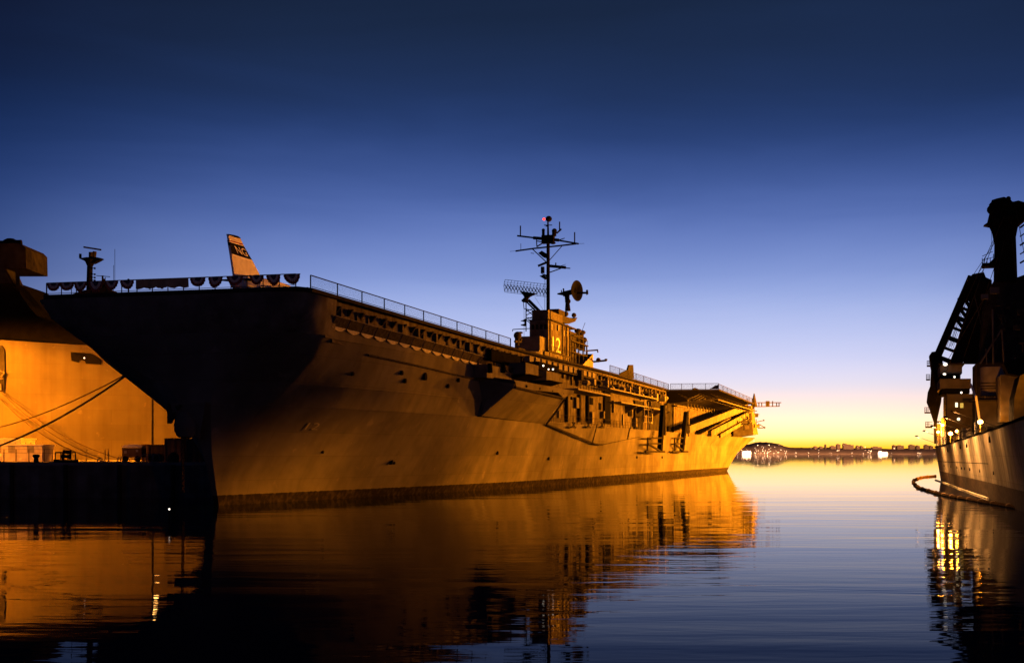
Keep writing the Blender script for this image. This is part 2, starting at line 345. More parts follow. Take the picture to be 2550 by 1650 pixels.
UP = [(8.3, -2.9, LEV[-1][2]),
      (10, -3.3, [(0, 1.4), (1, 3.6), (3.3, 6.2), (12, 8.3), (23, 9.7), (43, 11)]),
      (10.02, -3.3, [(0, 1.4), (1, 3.6), (3.3, 6.2), (12, 8.35), (23, 9.75), (43, 11.03)]),
      (12, -3.9, [(0, 2.5), (.5, 5), (2, 7), (4, 8.4), (12, 9.5), (24, 10.4), (44, 11.2)]),
      (13.9, -4.5, [(0, 4), (.3, 6.5), (1.5, 8.6), (4.5, 9.7), (12, 10.1), (24, 10.7), (44.5, 11.3)])]
def stbd(t, s, z): return t + 3.0 * max(0, min(1, (z - 6) / 9)) * max(0, min(1, 1 - s / 60))
NV = 60
def rows(levels, s_end, side):
    out = []
    for L in levels:
        z, s0, tab = L[:3]; se = s_end if s_end else L[3]; row = []
        for i in range(NV + 1):
            v = i / NV; s = s0 + (se - s0) * (v ** 2.2); tt = interp(s - s0, tab)
            row.append(C(s, tt if side > 0 else -stbd(tt, s, z), z))
        out.append(row)
    return out
hull = MB()
for side in (1, -1):
    hull.grid(rows(LEV, None, side))
    lo = rows(UP, 40, side)
    hull.grid(lo)
# the two sides are joined round the stem and across the stern; decks close the top
for levels, k in ((LEV, 0), (UP, 0), (LEV, -1)):
    a = rows(levels, None if levels is LEV else 40, 1); c = rows(levels, None if levels is LEV else 40, -1)
    hull.grid([[a[j][k].lerp(c[j][k], q / 6) for q in range(7)] for j in range(len(levels))])
ra, rc = rows(LEV, None, 1)[-1], rows(LEV, None, -1)[-1]
hull.grid([ra, rc])
ra, rc = rows(UP, 40, 1)[-1], rows(UP, 40, -1)[-1]
hull.grid([ra, rc])
ra, rc = rows(UP, 40, 1), rows(UP, 40, -1)
hull.grid([[r[-1] for r in ra], [r[-1] for r in rc]])
hullo = hull.build('hull', M['hull'], CV, smooth=28, weld=True)
# enclosed bow plating between the hull top and the flight deck
bw = MB(); r0, r1, r2 = [], [], []
port = [(-4.5, 4, 13.9), (-4.2, 6.5, 13.9), (-3, 8.6, 13.9), (0, 9.7, 13.9), (1.5, 9.9, 13.9)]
topp = [(-5.6, 4, 16.88), (-5.6, 7, 16.88), (-5.4, 9.4, 16.88), (-4.4, 10.2, 16.88), (1.5, 10.1, 16.88)]
midp = [(-5.3, 4, 15.4), (-5.2, 7, 15.4), (-4.9, 9.3, 15.4), (-3.4, 10.1, 15.4), (1.5, 10.0, 15.4)]
def full(a): return [C(s, -t - 3.0 * (z - 6) / 9, z) for s, t, z in reversed(a)] + [C(s, t, z) for s, t, z in a]
bw.grid([full(port), full(midp), full(topp)])
bw.build('bow_plating', M['grey'], CV, smooth=40)
# stem hawse bulge with anchor, and chain
hw = MB()
hw.lathe(CS(464, 1068, -3.2), [(.25, -.75), (.72, -.6), (.95, -.15), (1.0, .35), (.85, .9), (.55, 1.4)], 14, Vector((0, 0, 1)))
hw.hexa([CS(438, 1060, -3.2), CS(497, 1092, -3.0), CS(500, 1092, -1), CS(445, 1060, -1), CS(424, 1002, -4.1), CS(512, 1000, -3.9), CS(512, 1000, -1), CS(424, 1002, -1)])
hwo = hw.build('anchor_hawse', M['hull'], CV, smooth=40)
an = MB()
an.hexa([CS(416, 1054, -3.6), CS(424, 1054, -3.6), CS(424, 1054, -3), CS(416, 1054, -3), CS(416, 1003, -3.8), CS(446, 1010, -3.8), CS(446, 1010, -3), CS(416, 1003, -3)])
an.hexa([CS(424, 1054, -3.5), CS(428, 1054, -3.5), CS(428, 1054, -3.1), CS(424, 1054, -3.1), CS(424, 1020, -3.6), CS(442, 1030, -3.6), CS(442, 1030, -3.1), CS(424, 1020, -3.1)])
an.tube(CS(452, 1008, -3.9), CS(444, 1014, -3.9), .12); an.tube(CS(438, 1012, -3.9), CS(444, 1020, -3.9), .1)
an.build('anchor', M['rail'], CV)
ch = MB()
pch, qch = CS(455, 1082, -3.2), CS(455, 1225, -3.2)
nlk = 22
for i in range(nlk):
    a = pch.lerp(qch, i / nlk); c = pch.lerp(qch, (i + 1.15) / nlk); off = (P if i % 2 else U) * .09
    ch.tube(a - off, c - off, .05, 5); ch.tube(a + off, c + off, .05, 5); ch.tube(a - off, a + off, .05, 5)
ch.build('anchor_chain', M['rope'], CV)
# flight deck
dk = MB()
dpoly = [(-5.7, 9.7), (-4.4, 10.5), (57, 9.7), (113, 10.9), (174, 10.5), (175.5, 20.4), (256, 19.6), (261, 15), (261, -14), (200, -17), (60, -15.5), (-4.2, -13.4), (-5.7, -12.6)]
dk.prism([C(s, t, 16.9) for s, t in dpoly], (0, 0, .3))
dk.build('flight_deck', M['dark'], CV)
# gallery side wall just under the deck edge, patched and stained
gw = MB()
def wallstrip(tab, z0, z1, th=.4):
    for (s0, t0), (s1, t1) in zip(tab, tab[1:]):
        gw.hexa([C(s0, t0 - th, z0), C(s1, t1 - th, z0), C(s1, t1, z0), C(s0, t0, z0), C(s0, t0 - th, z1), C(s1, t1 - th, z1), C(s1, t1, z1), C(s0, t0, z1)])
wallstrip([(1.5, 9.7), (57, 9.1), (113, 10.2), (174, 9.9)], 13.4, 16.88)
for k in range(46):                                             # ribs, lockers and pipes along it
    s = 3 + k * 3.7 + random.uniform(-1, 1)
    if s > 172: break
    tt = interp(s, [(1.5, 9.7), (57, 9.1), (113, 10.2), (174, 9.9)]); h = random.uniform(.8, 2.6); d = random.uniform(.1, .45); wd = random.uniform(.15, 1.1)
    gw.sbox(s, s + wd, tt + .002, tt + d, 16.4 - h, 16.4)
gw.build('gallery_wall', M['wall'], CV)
for k in range(62):
    s = 2 + k * 2.75; tt = interp(s, [(1.5, 9.7), (57, 9.1), (113, 10.2), (174, 9.9)]); gb = MB()
    gb.hexa([C(s, tt, 15.85), C(s + .25, tt, 15.85), C(s + .25, tt + .12, 15.85), C(s, tt + .12, 15.85), C(s, tt, 16.44), C(s + .25, tt, 16.44), C(s + .25, tt + .55, 16.44), C(s, tt + .55, 16.44)])
    gb.build('deck_edge_bracket', M['dark'], CV)
# hull-top catwalk and its safety nets
ct = MB()
top_t = [(-3, 9.3), (0, 9.7), (7.5, 10.1), (19.5, 10.7), (40, 11.3)]
for i in range(14):
    s0, s1 = 1 + i * 2.8, 1 + i * 2.8 + 2.8
    t0, t1 = interp(s0, top_t), interp(s1, top_t); z0, z1 = 14.1 + .9 * (1 - s0 / 40), 14.1 + .9 * (1 - s1 / 40)
    nb = MB(); e = .12
    nb.hexa([C(s0 + e, t0 - .1, z0 - .25), C(s1 - e, t1 - .1, z1 - .25), C(s1 - e, t1 + .03, z1 - .3), C(s0 + e, t0 + .03, z0 - .3),
             C(s0 + e, t0 + .35, z0 + .55), C(s1 - e, t1 + .35, z1 + .55), C(s1 - e, t1 + .46, z1 + .52), C(s0 + e, t0 + .46, z0 + .52)])
    n_ = nb.build('safety_net', M['net'], CV)
    fr = MB(); fr.tube(C(s0, t0 + .44, z0 + .58), C(s1, t1 + .44, z1 + .58), .035); fr.tube(C(s0, t0, z0 - .25), C(s0, t0 + .44, z0 + .58), .04)
    fr.build('net_frame', M['light'], n_)
    sg = MB(); pts = [C(s0 + (s1 - s0) * q / 6, t0 + .10, z0 - .3 - .28 * math.sin(math.pi * q / 6)) for q in range(7)] + [C(s1 - e, t1 + .08, z1 - .22), C(s0 + e, t0 + .08, z0 - .22)]
    sg.prism(pts, P * .06); sg.build('canvas_skirt', M['canvas'], n_)
for i in range(40):
    s0, s1 = 1.5 + i, 2.5 + i; t0, t1 = interp(s0, top_t), interp(s1, top_t); z0, z1 = 13.92 + .9 * (1 - s0 / 41), 13.92 + .9 * (1 - s1 / 41)
    ct.hexa([C(s0, 9.2, z0 - .3), C(s1, 9.2, z1 - .3), C(s1, t1 + .02, z1 - .3), C(s0, t0 + .02, z0 - .3), C(s0, 9.2, z0), C(s1, 9.2, z1), C(s1, t1 + .02, z1), C(s0, t0 + .02, z0)])
ct.build('catwalk', M['grey'], CV)
bk = MB()
for i in range(40):                                             # upper strake that lifts the hull top towards the bow
    s0, s1 = i * 1.02, (i + 1) * 1.02; t0, t1 = interp(s0, top_t), interp(s1, top_t); z0, z1 = 13.6 + .9 * (1 - s0 / 41), 13.6 + .9 * (1 - s1 / 41)
    bk.hexa([C(s0, t0 - .3, 13.7), C(s1, t1 - .3, 13.7), C(s1, t1 + .01, 13.7), C(s0, t0 + .01, 13.7), C(s0, t0 - .3, z0 + .12), C(s1, t1 - .3, z1 + .12), C(s1, t1 + .03, z1 + .12), C(s0, t0 + .03, z0 + .12)])
bk.build('hull_strake', M['hull'], CV)
rr = MB()
def side_t(s, z):
    lv = LEV + [(L[0], L[1], L[2]) for L in UP[1:]]
    zs = [(L[0], interp(s - L[1], L[2])) for L in lv]
    return interp(z, zs)
rr.path([C(s, side_t(s, 12.9 - (s - 9) * .025) + .08, 12.9 - (s - 9) * .025) for s in [9 + i * 2.2 for i in range(15)]], .10)
rr.build('rubbing_rail', M['rail'], CV)
# forward sponson (dark forward face, long lower flare) and its aft end
spn = MB()
A_ = [(40, 14.2, 11.3), (64, 14.6, 11.2)]
spn.hexa([C(40.2, 10.9, 8.4), C(66, 11.5, 8.0), C(64, 14.5, 11.2), C(41, 14.3, 11.4), C(40.2, 9, 8.4), C(66, 9, 8.0), C(64, 9, 11.2), C(41, 9, 11.4)])
spn.hexa([C(38, 10.9, 12.5), C(41, 14.3, 11.4), C(41, 9, 11.4), C(38, 9, 12.5), C(38, 10.9, 12.7), C(41, 14.4, 12.3), C(41, 9, 12.3), C(38, 9, 12.7)])
spn.add([C(40.05, 11.04, 10), C(38.2, 11.2, 12.5), C(41, 14.3, 11.5), C(40.2, 10.95, 8.4)], [(0, 1, 2, 3)])
spn.hexa([C(41, 14.3, 11.4), C(69, 14.6, 11.9), C(69, 9, 11.9), C(41, 9, 11.4), C(41, 14.4, 12.3), C(69, 14.7, 12.35), C(69, 9, 12.35), C(41, 9, 12.3)])
spn.hexa([C(64, 14.5, 11.2), C(68.5, 14.6, 11.9), C(68.5, 9, 11.9), C(64, 9, 11.2), C(60, 14.45, 12), C(68, 14.5, 12), C(68, 9, 12), C(60, 9, 12)])
spo = spn.build('sponson', M['hull'], CV)
sr = MB()
sr.path([C(38, 11.1, 12.55), C(41, 14.45, 12.0), C(41, 14.5, 11.5), C(64, 14.65, 11.15), C(66.5, 12.6, 9.2), C(66.2, 11.7, 8.0)], .13)
sr.path([C(37.2, 11.35, 14.3), C(38, 11.25, 12.6)], .16)
sr.path([C(66.2, 11.75, 8.0), CT(1480, 1104, 12.0), CT(1500, 1107, 12.0)], .13)
sr.path([CT(1555, 1052, 12.3), CT(1475, 1103, 12.1)][::-1][:1] + [CT(1487, 1056, 12.25)], .09)
sr.path([CT(1563, 1092, 12.3), CT(1569, 1064, 12.5)], .09)
sr.path([CT(1500, 1107, 12.03), CT(1560, 1094, 12.33), CT(1600, 1086, 12.6)], .03)
sr.build('rubbing_rail', M['rail'], spo)
# hangar side above the ledge
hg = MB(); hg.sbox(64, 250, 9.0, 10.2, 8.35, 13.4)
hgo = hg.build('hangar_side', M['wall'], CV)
lg = MB()
for s0, s1 in ((64, 100), (100, 140), (140, 176)):
    lg.hexa([C(s0, 9, 8.1), C(s1, 9, 8.1), C(s1, interp(s1, LEV[-1][2]) + .03, 8.1), C(s0, interp(s0, LEV[-1][2]) + .03, 8.1), C(s0, 9, 8.38), C(s1, 9, 8.38), C(s1, interp(s1, LEV[-1][2]) + .03, 8.38), C(s0, interp(s0, LEV[-1][2]) + .03, 8.38)])
lg.build('hangar_ledge', M['grey'], CV)
def panel(name, px0, py0, px1, py1, t, th, m, parent, label=None):
    a = onT(px0, py1, t); c = onT(px1, py0, t); q = MB()
    z0 = (a[2] + onT(px1, py1, t)[2]) / 2; z1 = (c[2] + onT(px0, py0, t)[2]) / 2
    q.sbox(a[0], c[0], t - th, t, z0, z1); return q.build(name, m, parent, label=label)
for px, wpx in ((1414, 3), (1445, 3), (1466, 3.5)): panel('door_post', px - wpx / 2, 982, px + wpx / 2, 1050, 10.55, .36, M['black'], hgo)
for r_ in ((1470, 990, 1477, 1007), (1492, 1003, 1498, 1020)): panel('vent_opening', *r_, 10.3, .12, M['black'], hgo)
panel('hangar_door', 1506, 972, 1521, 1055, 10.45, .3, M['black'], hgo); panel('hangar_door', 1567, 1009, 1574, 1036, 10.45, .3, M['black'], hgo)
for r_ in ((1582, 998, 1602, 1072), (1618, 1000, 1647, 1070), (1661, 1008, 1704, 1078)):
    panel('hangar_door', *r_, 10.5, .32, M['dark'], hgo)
for i in range(12):                                             # plate seams, lockers and hatches on the hangar side
    s = 70 + i * 9 + random.uniform(-2, 2); q = MB(); z = random.uniform(8.6, 11); q.sbox(s, s + random.uniform(.5, 2), 10.2, 10.2 + random.uniform(.15, .7), z, z + random.uniform(.7, 2)); q.build('locker', M['light'] if i % 3 == 0 else M['grey'], hgo)
for px in (1603, 1613, 1621):
    q = MB(); q.tube(CT(px, 1000, 12), CT(px + 1, 1075 if px == 1613 else 1050, 12), .16); 
    if px == 1613:
        for yy in (1018, 1036, 1050): q.tube(CT(1603, yy, 12), CT(1622, yy + 2, 12), .07)
    q.build('standpipe', M['light'], hgo)
# ledge railing
lr = MB()
for i in range(30):
    s = 67 + i * 2.2; tt = interp(s, LEV[-1][2]) - .15; lr.tube(C(s, tt, 8.38), C(s, tt, 9.45), .03, 4)
for z in (8.9, 9.45): lr.path([C(s, interp(s, LEV[-1][2]) - .15, z) for s in (67, 90, 110, 131)], .025, 4)
lr.build('ledge_railing', M['rail'], hgo)
# gallery platforms hung outside the hangar wall, with rails, brackets and life-raft canisters
gp = MB()
a, c = onT(1440, 965, 13.0), onT(1520, 968, 13.0)
gp.sbox(a[0], c[0], 9.5, 13, 12.9, 13.15); gp.sbox(onT(1520, 950, 12.6)[0], onT(1636, 975, 12.6)[0], 9.5, 12.6, 14.1, 14.3)
gp.sbox(onT(1560, 950, 13)[0], onT(1655, 975, 13)[0], 9.5, 12.2, 12.4, 12.6)
gpo = gp.build('gallery_platform', M['light'], CV)
gr = MB()
for s0, s1, tt, z in ((a[0], c[0], 12.9, 13.15), (onT(1520, 950, 12.6)[0], onT(1636, 975, 12.6)[0], 12.5, 14.3)):
    k = s0
    while k <= s1: gr.tube(C(k, tt, z), C(k, tt, z + 1.05), .035, 4); k += 1.8
    for h in (.55, 1.05): gr.tube(C(s0, tt, z + h), C(s1, tt, z + h), .03, 4)
gr.build('platform_railing', M['rail'], gpo)
for k in range(5):
    s = 128 + k * 9; q = MB(); z = 12.4
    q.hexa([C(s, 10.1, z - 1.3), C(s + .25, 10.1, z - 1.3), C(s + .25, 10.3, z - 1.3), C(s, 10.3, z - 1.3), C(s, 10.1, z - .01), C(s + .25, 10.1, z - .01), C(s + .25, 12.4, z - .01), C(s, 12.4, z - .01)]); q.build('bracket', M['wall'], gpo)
for k in range(18):
    s = 88 + k * 4.6 + random.uniform(-.8, .8); z = random.choice((14.9, 15.2, 14.6)); q = MB()
    if k % 2: q.tube(C(s, 11.0, z), C(s + 1.5, 11.0, z), .42, 10)
    else: q.sbox(s, s + random.uniform(.7, 1.6), 10.3, 11.5, z - .5, z + random.uniform(.4, 1.1))
    q.build('raft_canister' if k % 2 else 'deck_locker', M['light'] if k % 3 else M['rail'], CV)
# director tubs and boxes standing on the sponson
tub = MB(); tub.sbox(*[onT(1212, 900, 12.6)[0], onT(1312, 900, 12.6)[0]], 9.2, 12.6, 12.35, 13.75); tubo = tub.build('gun_tub', M['grey'], CV)
panel('tub_opening', 1224, 879, 1296, 906, 12.3, .5, M['black'], tubo)
for px in (1220, 1253): 
    q = MB(); q.tube(CT(px, 905, 12.75), CT(px, 928, 12.75), .22, 8, .3); q.build('hose_reel', M['black'], tubo)
q = MB(); a = onT(1258, 912, 12.7); c = onT(1296, 912, 12.7); q.prism([C(a[0] + (c[0] - a[0]) * i / 8, 12.62, a[2] - .2 - (.35 if i % 2 else .1)) for i in range(9)] + [C(c[0], 12.62, a[2] + .12), C(a[0], 12.62, a[2] + .12)], P * .15); q.build('folded_net', M['net'], tubo)
for i, (x0, y0, x1, y1, t) in enumerate(((1309, 906, 1341, 934, 14.2), (1361, 926, 1391, 949, 14.2))):
    o = panel('equipment_box', x0, y0, x1, y1, t, 3.0, M['grey'], CV)
    s0, s1 = onT(x0, y1, t)[0], onT(x1, y1, t)[0]; z = onT((x0 + x1) / 2, y1, t)[2]
    q = MB(); q.hexa([C(s0 + .3, 11, z - .9), C(s1 - .3, 11, z - .9), C(s1 - .3, 11.5, z - .9), C(s0 + .3, 11.5, z - .9), C(s0 - .3, 11, z - .02), C(s1 + .4, 11, z - .02), C(s1 + .4, t + .5, z - .02), C(s0 - .3, t + .5, z - .02)]); q.build('box_bracket', M['black'], o)
o = panel('director_platform', 1342, 906, 1392, 926, 13.2, 3.5, M['black'], CV)
q = MB(); q.ball(CT(1353, 910, 13.3), .12); q.ball(CT(1366, 919, 13.3), .1); q.ball(CT(1377, 919, 13.3), .12); q.build('work_lamp', M['lampw'], o)
q = MB(); 
for i in range(13): 
    s = 61 + i * 3.1; q.sbox(s, s + 2.0, 10.2, 10.9, 15.6, 16.35)
q.build('catwalk_panel', M['light'], CV)
q = MB(); q.sbox(58, 104, 10.15, 11.0, 15.3, 15.5); q.sbox(58, 104, 10.9, 11.0, 16.36, 16.42); q.build('edge_catwalk', M['rail'], CV)
# overhanging aft deck: truss, slanted beams, elevator rails and frames
tr = MB()
for tt in (11.5, 13.8, 16, 18.2, 19.9): tr.tube(C(177, tt, 15.2 if tt > 12 else 14), C(255, tt, 15.2), .16)
for k in range(17):
    s = 177 + k * 4.8; tr.tube(C(s, 10.3, 14.4), C(s, 19.9, 15.3), .13); tr.tube(C(s, 19.9, 15.3), C(s + 2.4, 18.2, 16.45), .1); tr.tube(C(s + 2.4, 16, 16.45), C(s, 13.8, 15.2), .1); tr.tube(C(s, 16, 15.2), C(s + 4.8, 18.2, 15.2), .1); tr.tube(C(s, 18.2, 15.2), C(s + 2.4, 16, 16.45), .1)
    tr.tube(C(s, 13.8, 15.2), C(s + 2.4, 11.5, 16.45), .1); tr.tube(C(s, 13.8, 13.5), C(s, 13.8, 15.2), .12)
tr.build('deck_truss', M['grey'], CV)
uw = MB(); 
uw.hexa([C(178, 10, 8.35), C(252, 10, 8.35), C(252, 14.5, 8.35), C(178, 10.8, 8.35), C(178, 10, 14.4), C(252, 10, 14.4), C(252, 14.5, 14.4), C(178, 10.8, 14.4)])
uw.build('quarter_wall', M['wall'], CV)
for (a, c, wd) in (((1718, 1078, 14.6), (1862, 1020, 18.4), 1.5), ((1772, 1086, 15.4), (1868, 1036, 19), 1.3), ((1795, 1090, 15.8), (1874, 1044, 19.4), .9)):
    p, q2 = CT(*a), CT(*c); q = MB(); z = Vector((0, 0, wd)); q.hexa([p, q2, q2 - P * .8, p - P * .8, p + z, q2 + z, q2 - P * .8 + z, p - P * .8 + z]); q.build('slanted_beam', M['grey'], CV)
for px, y0, y1, wd in ((1651, 1008, 1122, 5), (1709, 1024, 1125, 5)):
    a, c = CT(px + 2.5, y0, 14.4), CT(px - 5 if px < 1700 else px - 9, y1, 14.4); q = MB(); h = U * .9; d = P * .7
    q.hexa([c, c + h * 2.2, c + h * 2.2 - d, c - d, a, a + h * 2.2, a + h * 2.2 - d, a - d]); eo = q.build('elevator_rail', M['black'], CV)
    f2 = MB(); l = -34 if px < 1700 else -25
    for yy in (1090, 1104): f2.tube(CT(px - 4 + l, yy, 13.6), CT(px - 3, yy, 14.3), .14)
    f2.tube(CT(px - 4 + l, 1104, 13.6), CT(px - 8, 1122, 14.3), .2); f2.tube(CT(px - 10 + l, 1124, 13.4), CT(px + 4, 1124, 14.4), .18); f2.tube(CT(px - 4 + l, 1090, 13.6), CT(px - 5 + l, 1124, 13.4), .14)
    f2.build('rail_brace', M['rail'], eo)
    st = MB(); st.tube(CT(px + 5, y0, 14.0), CT(px + 5, y1 - 40, 13.6), .28); st.build('stanchion', M['grey'], eo)
# stern clutter
rs = random.Random(3); sn = MB()
for k in range(20):
    p = CT(rs.uniform(1852, 1886), rs.uniform(1004, 1066), 19.4); e = rs.uniform(.3, .9); q = MB()
    if k % 3 == 0: q.tube(p - U * e, p + U * e, e * .5, 8)
    elif k % 3 == 1: q.wbox(p.x - e, p.x + e, p.y - e, p.y + e, p.z - e * .7, p.z + e * .7)
    else: q.tube(p - Vector((0, 0, 1.5)), p + Vector((0, 0, 1.5)), .1, 5); q.tube(p - P * .8, p + P * 1.2, .1, 5)
    q.build('stern_locker' if k % 3 < 2 else 'stern_davit', M['grey'] if k % 2 else M['rail'], CV)
sn.hexa([C(250, 15, 8.3), C(257, 15, 8.3), C(257, 20.6, 9.2), C(250, 20, 9), C(250, 15, 16.4), C(259, 15, 16.4), C(259, 19, 16.4), C(250, 19.4, 16.4)])
sn.sbox(251, 257, 9.5, 15, 8.4, 16.4); sn.build('stern_gallery', M['grey'], CV)
q = MB(); q.tube(CT(1878, 1012, 19), CT(1878, 979, 19), .9, 8, .12); q.build('stern_mast', M['rail'], CV)
bo = MB()
bo.tube(CT(1880, 1012, 19.5), CT(1941, 1011, 24), .12); bo.tube(CT(1886, 1002, 19.5), CT(1945, 1002, 24), .12)
for px in (1890, 1897, 1908, 1912, 1924, 1934, 1940): bo.tube(CT(px, 998 if px in (1908, 1912, 1924) else 1002, 21.5), CT(px, 1011, 21.5), .14 if px != 1912 else .5)
bo.build('stern_antenna_boom', M['rail'], CV)
for a_, c_, r_ in (((1888, 1054, 19), (1904, 1064, 20), .1), ((1888, 1066, 19), (1904, 1064, 20), .12), ((1885, 1050, 19), (1902, 1046, 20), .1)):
    q = MB(); q.tube(CT(*a_), CT(*c_), r_); q.ball(CT(*c_), r_ * 2.2); q.build('stern_spar', M['rail'], CV)
# hull fittings
for (px, py, t) in ((876, 929, 7.9), (999, 928, 9.0), (1007, 948, 8.9), (1057, 937, 9.6), (1140, 946, 10.6), (1114, 961, 10.4), (974, 1150, 6), (1237, 1127, 8), (1365, 1141, 9), (1495, 1140, 10), (1585, 1138, 11), (1648, 1138, 12), (1422, 991, 12)):
    s, t_, z = onT(px, py, t)
    for _ in range(4): s, t_, z = onT(px, py, side_t(s, z))
    q = MB(); p = C(s, t_ - .05, z); q.tube(p, p + P * .22, .22 if px != 1057 else .38, 10); q.build('hull_fitting', M['black'], hullo)
for px in (802, 970, 980): 
    s, t_, z = onT(px, 1152 if px > 900 else 1125, 5)
    for _ in range(4): s, t_, z = onT(px, 1152 if px > 900 else 1125, side_t(s, z))
    q = MB(); p = C(s, t_ - .05, z); q.tube(p, p + P * .2, .14, 8); q.build('porthole', M['black'], hullo)
for px, py in ((1400, 915), (1420, 921), (1444, 928), (1455, 931)):
    pass
for i in range(4):
    q = MB(); p = C(46 + i * 6, 14.45, 11.85); q.tube(p - P * .2, p + P * .08, .14, 8); q.build('porthole', M['black'], spo)
for px in (1425, 1462, 1497):
    q = MB(); p = CT(px, 1063, 12.2); q.tube(p, p + U * 1.6 + Vector((0, 0, .6)), .1); q.tube(p - U * .8, p + U * 2.2, .12); q.tube(p + Vector((0, 0, .7)), p + U * 1.4 + Vector((0, 0, .1)), .1); q.build('mooring_cleat', M['rail'], CV)
q = MB(); s, t_, z = onT(757, 1068, 3.5)
for _ in range(5): s, t_, z = onT(757, 1068, side_t(s, z))
e1 = (C(s + 2, side_t(s + 2, z), z) - C(s, t_, z)).normalized(); e2 = (C(s, side_t(s, z + 1.2), z + 1.2) - C(s, t_, z)).normalized()
letters(q, '12', C(s, t_, z), e1, e2, .75, 2.0, .06); q.build('hull_number', M['light'], hullo)

# railings along the flight deck edge
def fence(name, pts, h, nper, meshm, parent, post=.045):
    ob = MB(); ob.path([p + Vector((0, 0, h)) for p in pts], post * .9, 5); ob.path([p + Vector((0, 0, .12)) for p in pts], post * .5, 4)
    fo = ob.build(name, M['rail'], parent)
    if meshm:
        g = MB()
        for p, q in zip(pts, pts[1:]): g.add([p + Vector((0, 0, .12)), q + Vector((0, 0, .12)), q + Vector((0, 0, h)), p + Vector((0, 0, h))], [(0, 1, 2, 3)])
        g.build('wire_mesh', meshm, fo)
    for p, q in zip(pts, pts[1:]):
        for i in range(nper):
            x = p.lerp(q, i / nper); o = MB(); o.tube(x, x + Vector((0, 0, h)), post, 5); o.build('post', M['rail'], fo)
    o = MB(); o.tube(pts[-1], pts[-1] + Vector((0, 0, h)), post * 1.3, 5); o.build('post', M['rail'], fo)
    return fo
def de(s): return interp(s, [(-4.4, 10.35), (57, 9.55), (113, 10.75), (174, 10.35)])
fence('deck_fence', [C(s, de(s), 17.2) for s in (-4.4, 1.2, 6.8, 12.4, 18, 23.6, 29.2, 34.8, 40.4, 46, 51.6, 57)], .98, 1, M['mesh'], CV, .055)
fence('deck_fence', [C(s, de(s), 17.2) for s in (112, 120, 128, 136, 144, 152, 160, 168, 174)], 1.1, 1, M['meshd'], CV, .05)
fence('deck_fence', [C(175, 10.6, 17.2), C(175.6, 15, 17.2), C(176, 20.2, 17.2)], 1.2, 2, M['mesh'], CV, .05)
fence('deck_fence', [C(176, 20.2, 17.2), C(200, 20, 17.2), C(228, 19.7, 17.2), C(252, 19.5, 17.2)], 1.1, 3, M['meshd'], CV, .05)
BF0, BF1 = C(-5.5, 9.6, 17.2), C(-5.5, -12.4, 17.2)
fence('bow_rail', [BF0.lerp(BF1, i / 8) for i in range(9)], .98, 2, None, CV, .045)

# island on the far side of the deck
isl = MB()
s0, s1 = 147, 167
isl.sbox(144.5, 163, -12.4, -8.0, 17.2, 23.2)
isl.sbox(147, 163, -11.6, -8.0, 23.2, 29.2)
isl.sbox(148, 160, -11.4, -8.3, 29.2, 31.2)
pr = [C(163 + 5 * math.sin(a), -8 - 2 + 2 * math.cos(a), 17.2) for a in [math.pi * i / 8 for i in range(9)]]
isl.prism(pr, (0, 0, 12.6))
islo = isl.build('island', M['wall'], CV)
q = MB(); q.lathe(C(141.5, -10.8, 20.4), [(2.9, 0), (3.0, 2.4), (2.8, 2.5)], 18); q.build('bridge_tub', M['grey'], islo)
for s_, t_, z_, h_ in ((146, -7.6, 20.4, 2.0), (149.5, -7.4, 20.4, 1.3), (152, -7.5, 20.4, 1.7), (143.5, -7.4, 19.3, 2.2), (156, -7.4, 20.4, 1.1), (160, -7.5, 20.4, 1.9), (163.5, -7.5, 20.4, 1.4)):
    q = MB(); q.sbox(s_, s_ + 1.5, t_ - .5, t_, z_ - .4, z_ + h_); q.tube(C(s_ + .6, t_, z_ + h_), C(s_ + .6, t_, z_ + h_ + .7), .12, 5); q.build('bridge_gear', M['grey'], islo)
q = MB(); q.sbox(143, 147, -13.4, -8.6, 23.2, 25.9); q.sbox(141.5, 144.5, -13.2, -8.4, 20.6, 23.2); q.build('flag_bridge', M['grey'], islo)
q = MB(); q.sbox(146.2, 163.4, -12.2, -7.6, 23.25, 23.45); q.sbox(147.3, 168.4, -12, -7.4, 29.2, 29.4); q.sbox(140.5, 168, -13.6, -7.2, 20.2, 20.4); q.build('bridge_wing', M['rail'], islo)
for i in range(7):
    q = MB(); q.sbox(149 + i * 2, 150 + i * 2, -8.02, -7.95, 21.2 + .2 * (i % 2), 22.2); q.build('bridge_window', M['black'], islo)
for i in range(4):
    q = MB(); q.sbox(146.95, 147.0, -11.2 + i * .8, -10.7 + i * .8, 27.5, 28.4); q.build('bridge_window', M['black'], islo)
for i, (s_, z_) in enumerate(((148.5, 28), (149, 25.4), (158.5, 27.6), (160, 24.6), (161.5, 27.8), (158.7, 22.6), (154, 28.3))):
    q = MB(); q.sbox(s_, s_ + .9, -8.0, -7.75 - .2 * (i % 2), z_ - .5, z_ + .6); q.build('island_locker', M['rail'] if i % 2 else M['light'], islo)
for s_, z0_, z1_ in ((158, 23.4, 29.2), (161.8, 23.4, 29.2), (148, 23.4, 31), (165, 17.2, 29)):
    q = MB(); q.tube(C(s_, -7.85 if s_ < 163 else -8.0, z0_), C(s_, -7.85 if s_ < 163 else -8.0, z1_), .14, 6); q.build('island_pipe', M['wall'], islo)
q = MB(); q.tube(C(160.2, -7.8, 17.2), C(160.2, -7.8, 29.2), .04, 4); q.tube(C(160.9, -7.8, 17.2), C(160.9, -7.8, 29.2), .04, 4)
for k in range(30): q.tube(C(160.2, -7.8, 17.4 + k * .4), C(160.9, -7.8, 17.4 + k * .4), .025, 4)
q.build('ladder', M['rail'], islo)
q = MB()
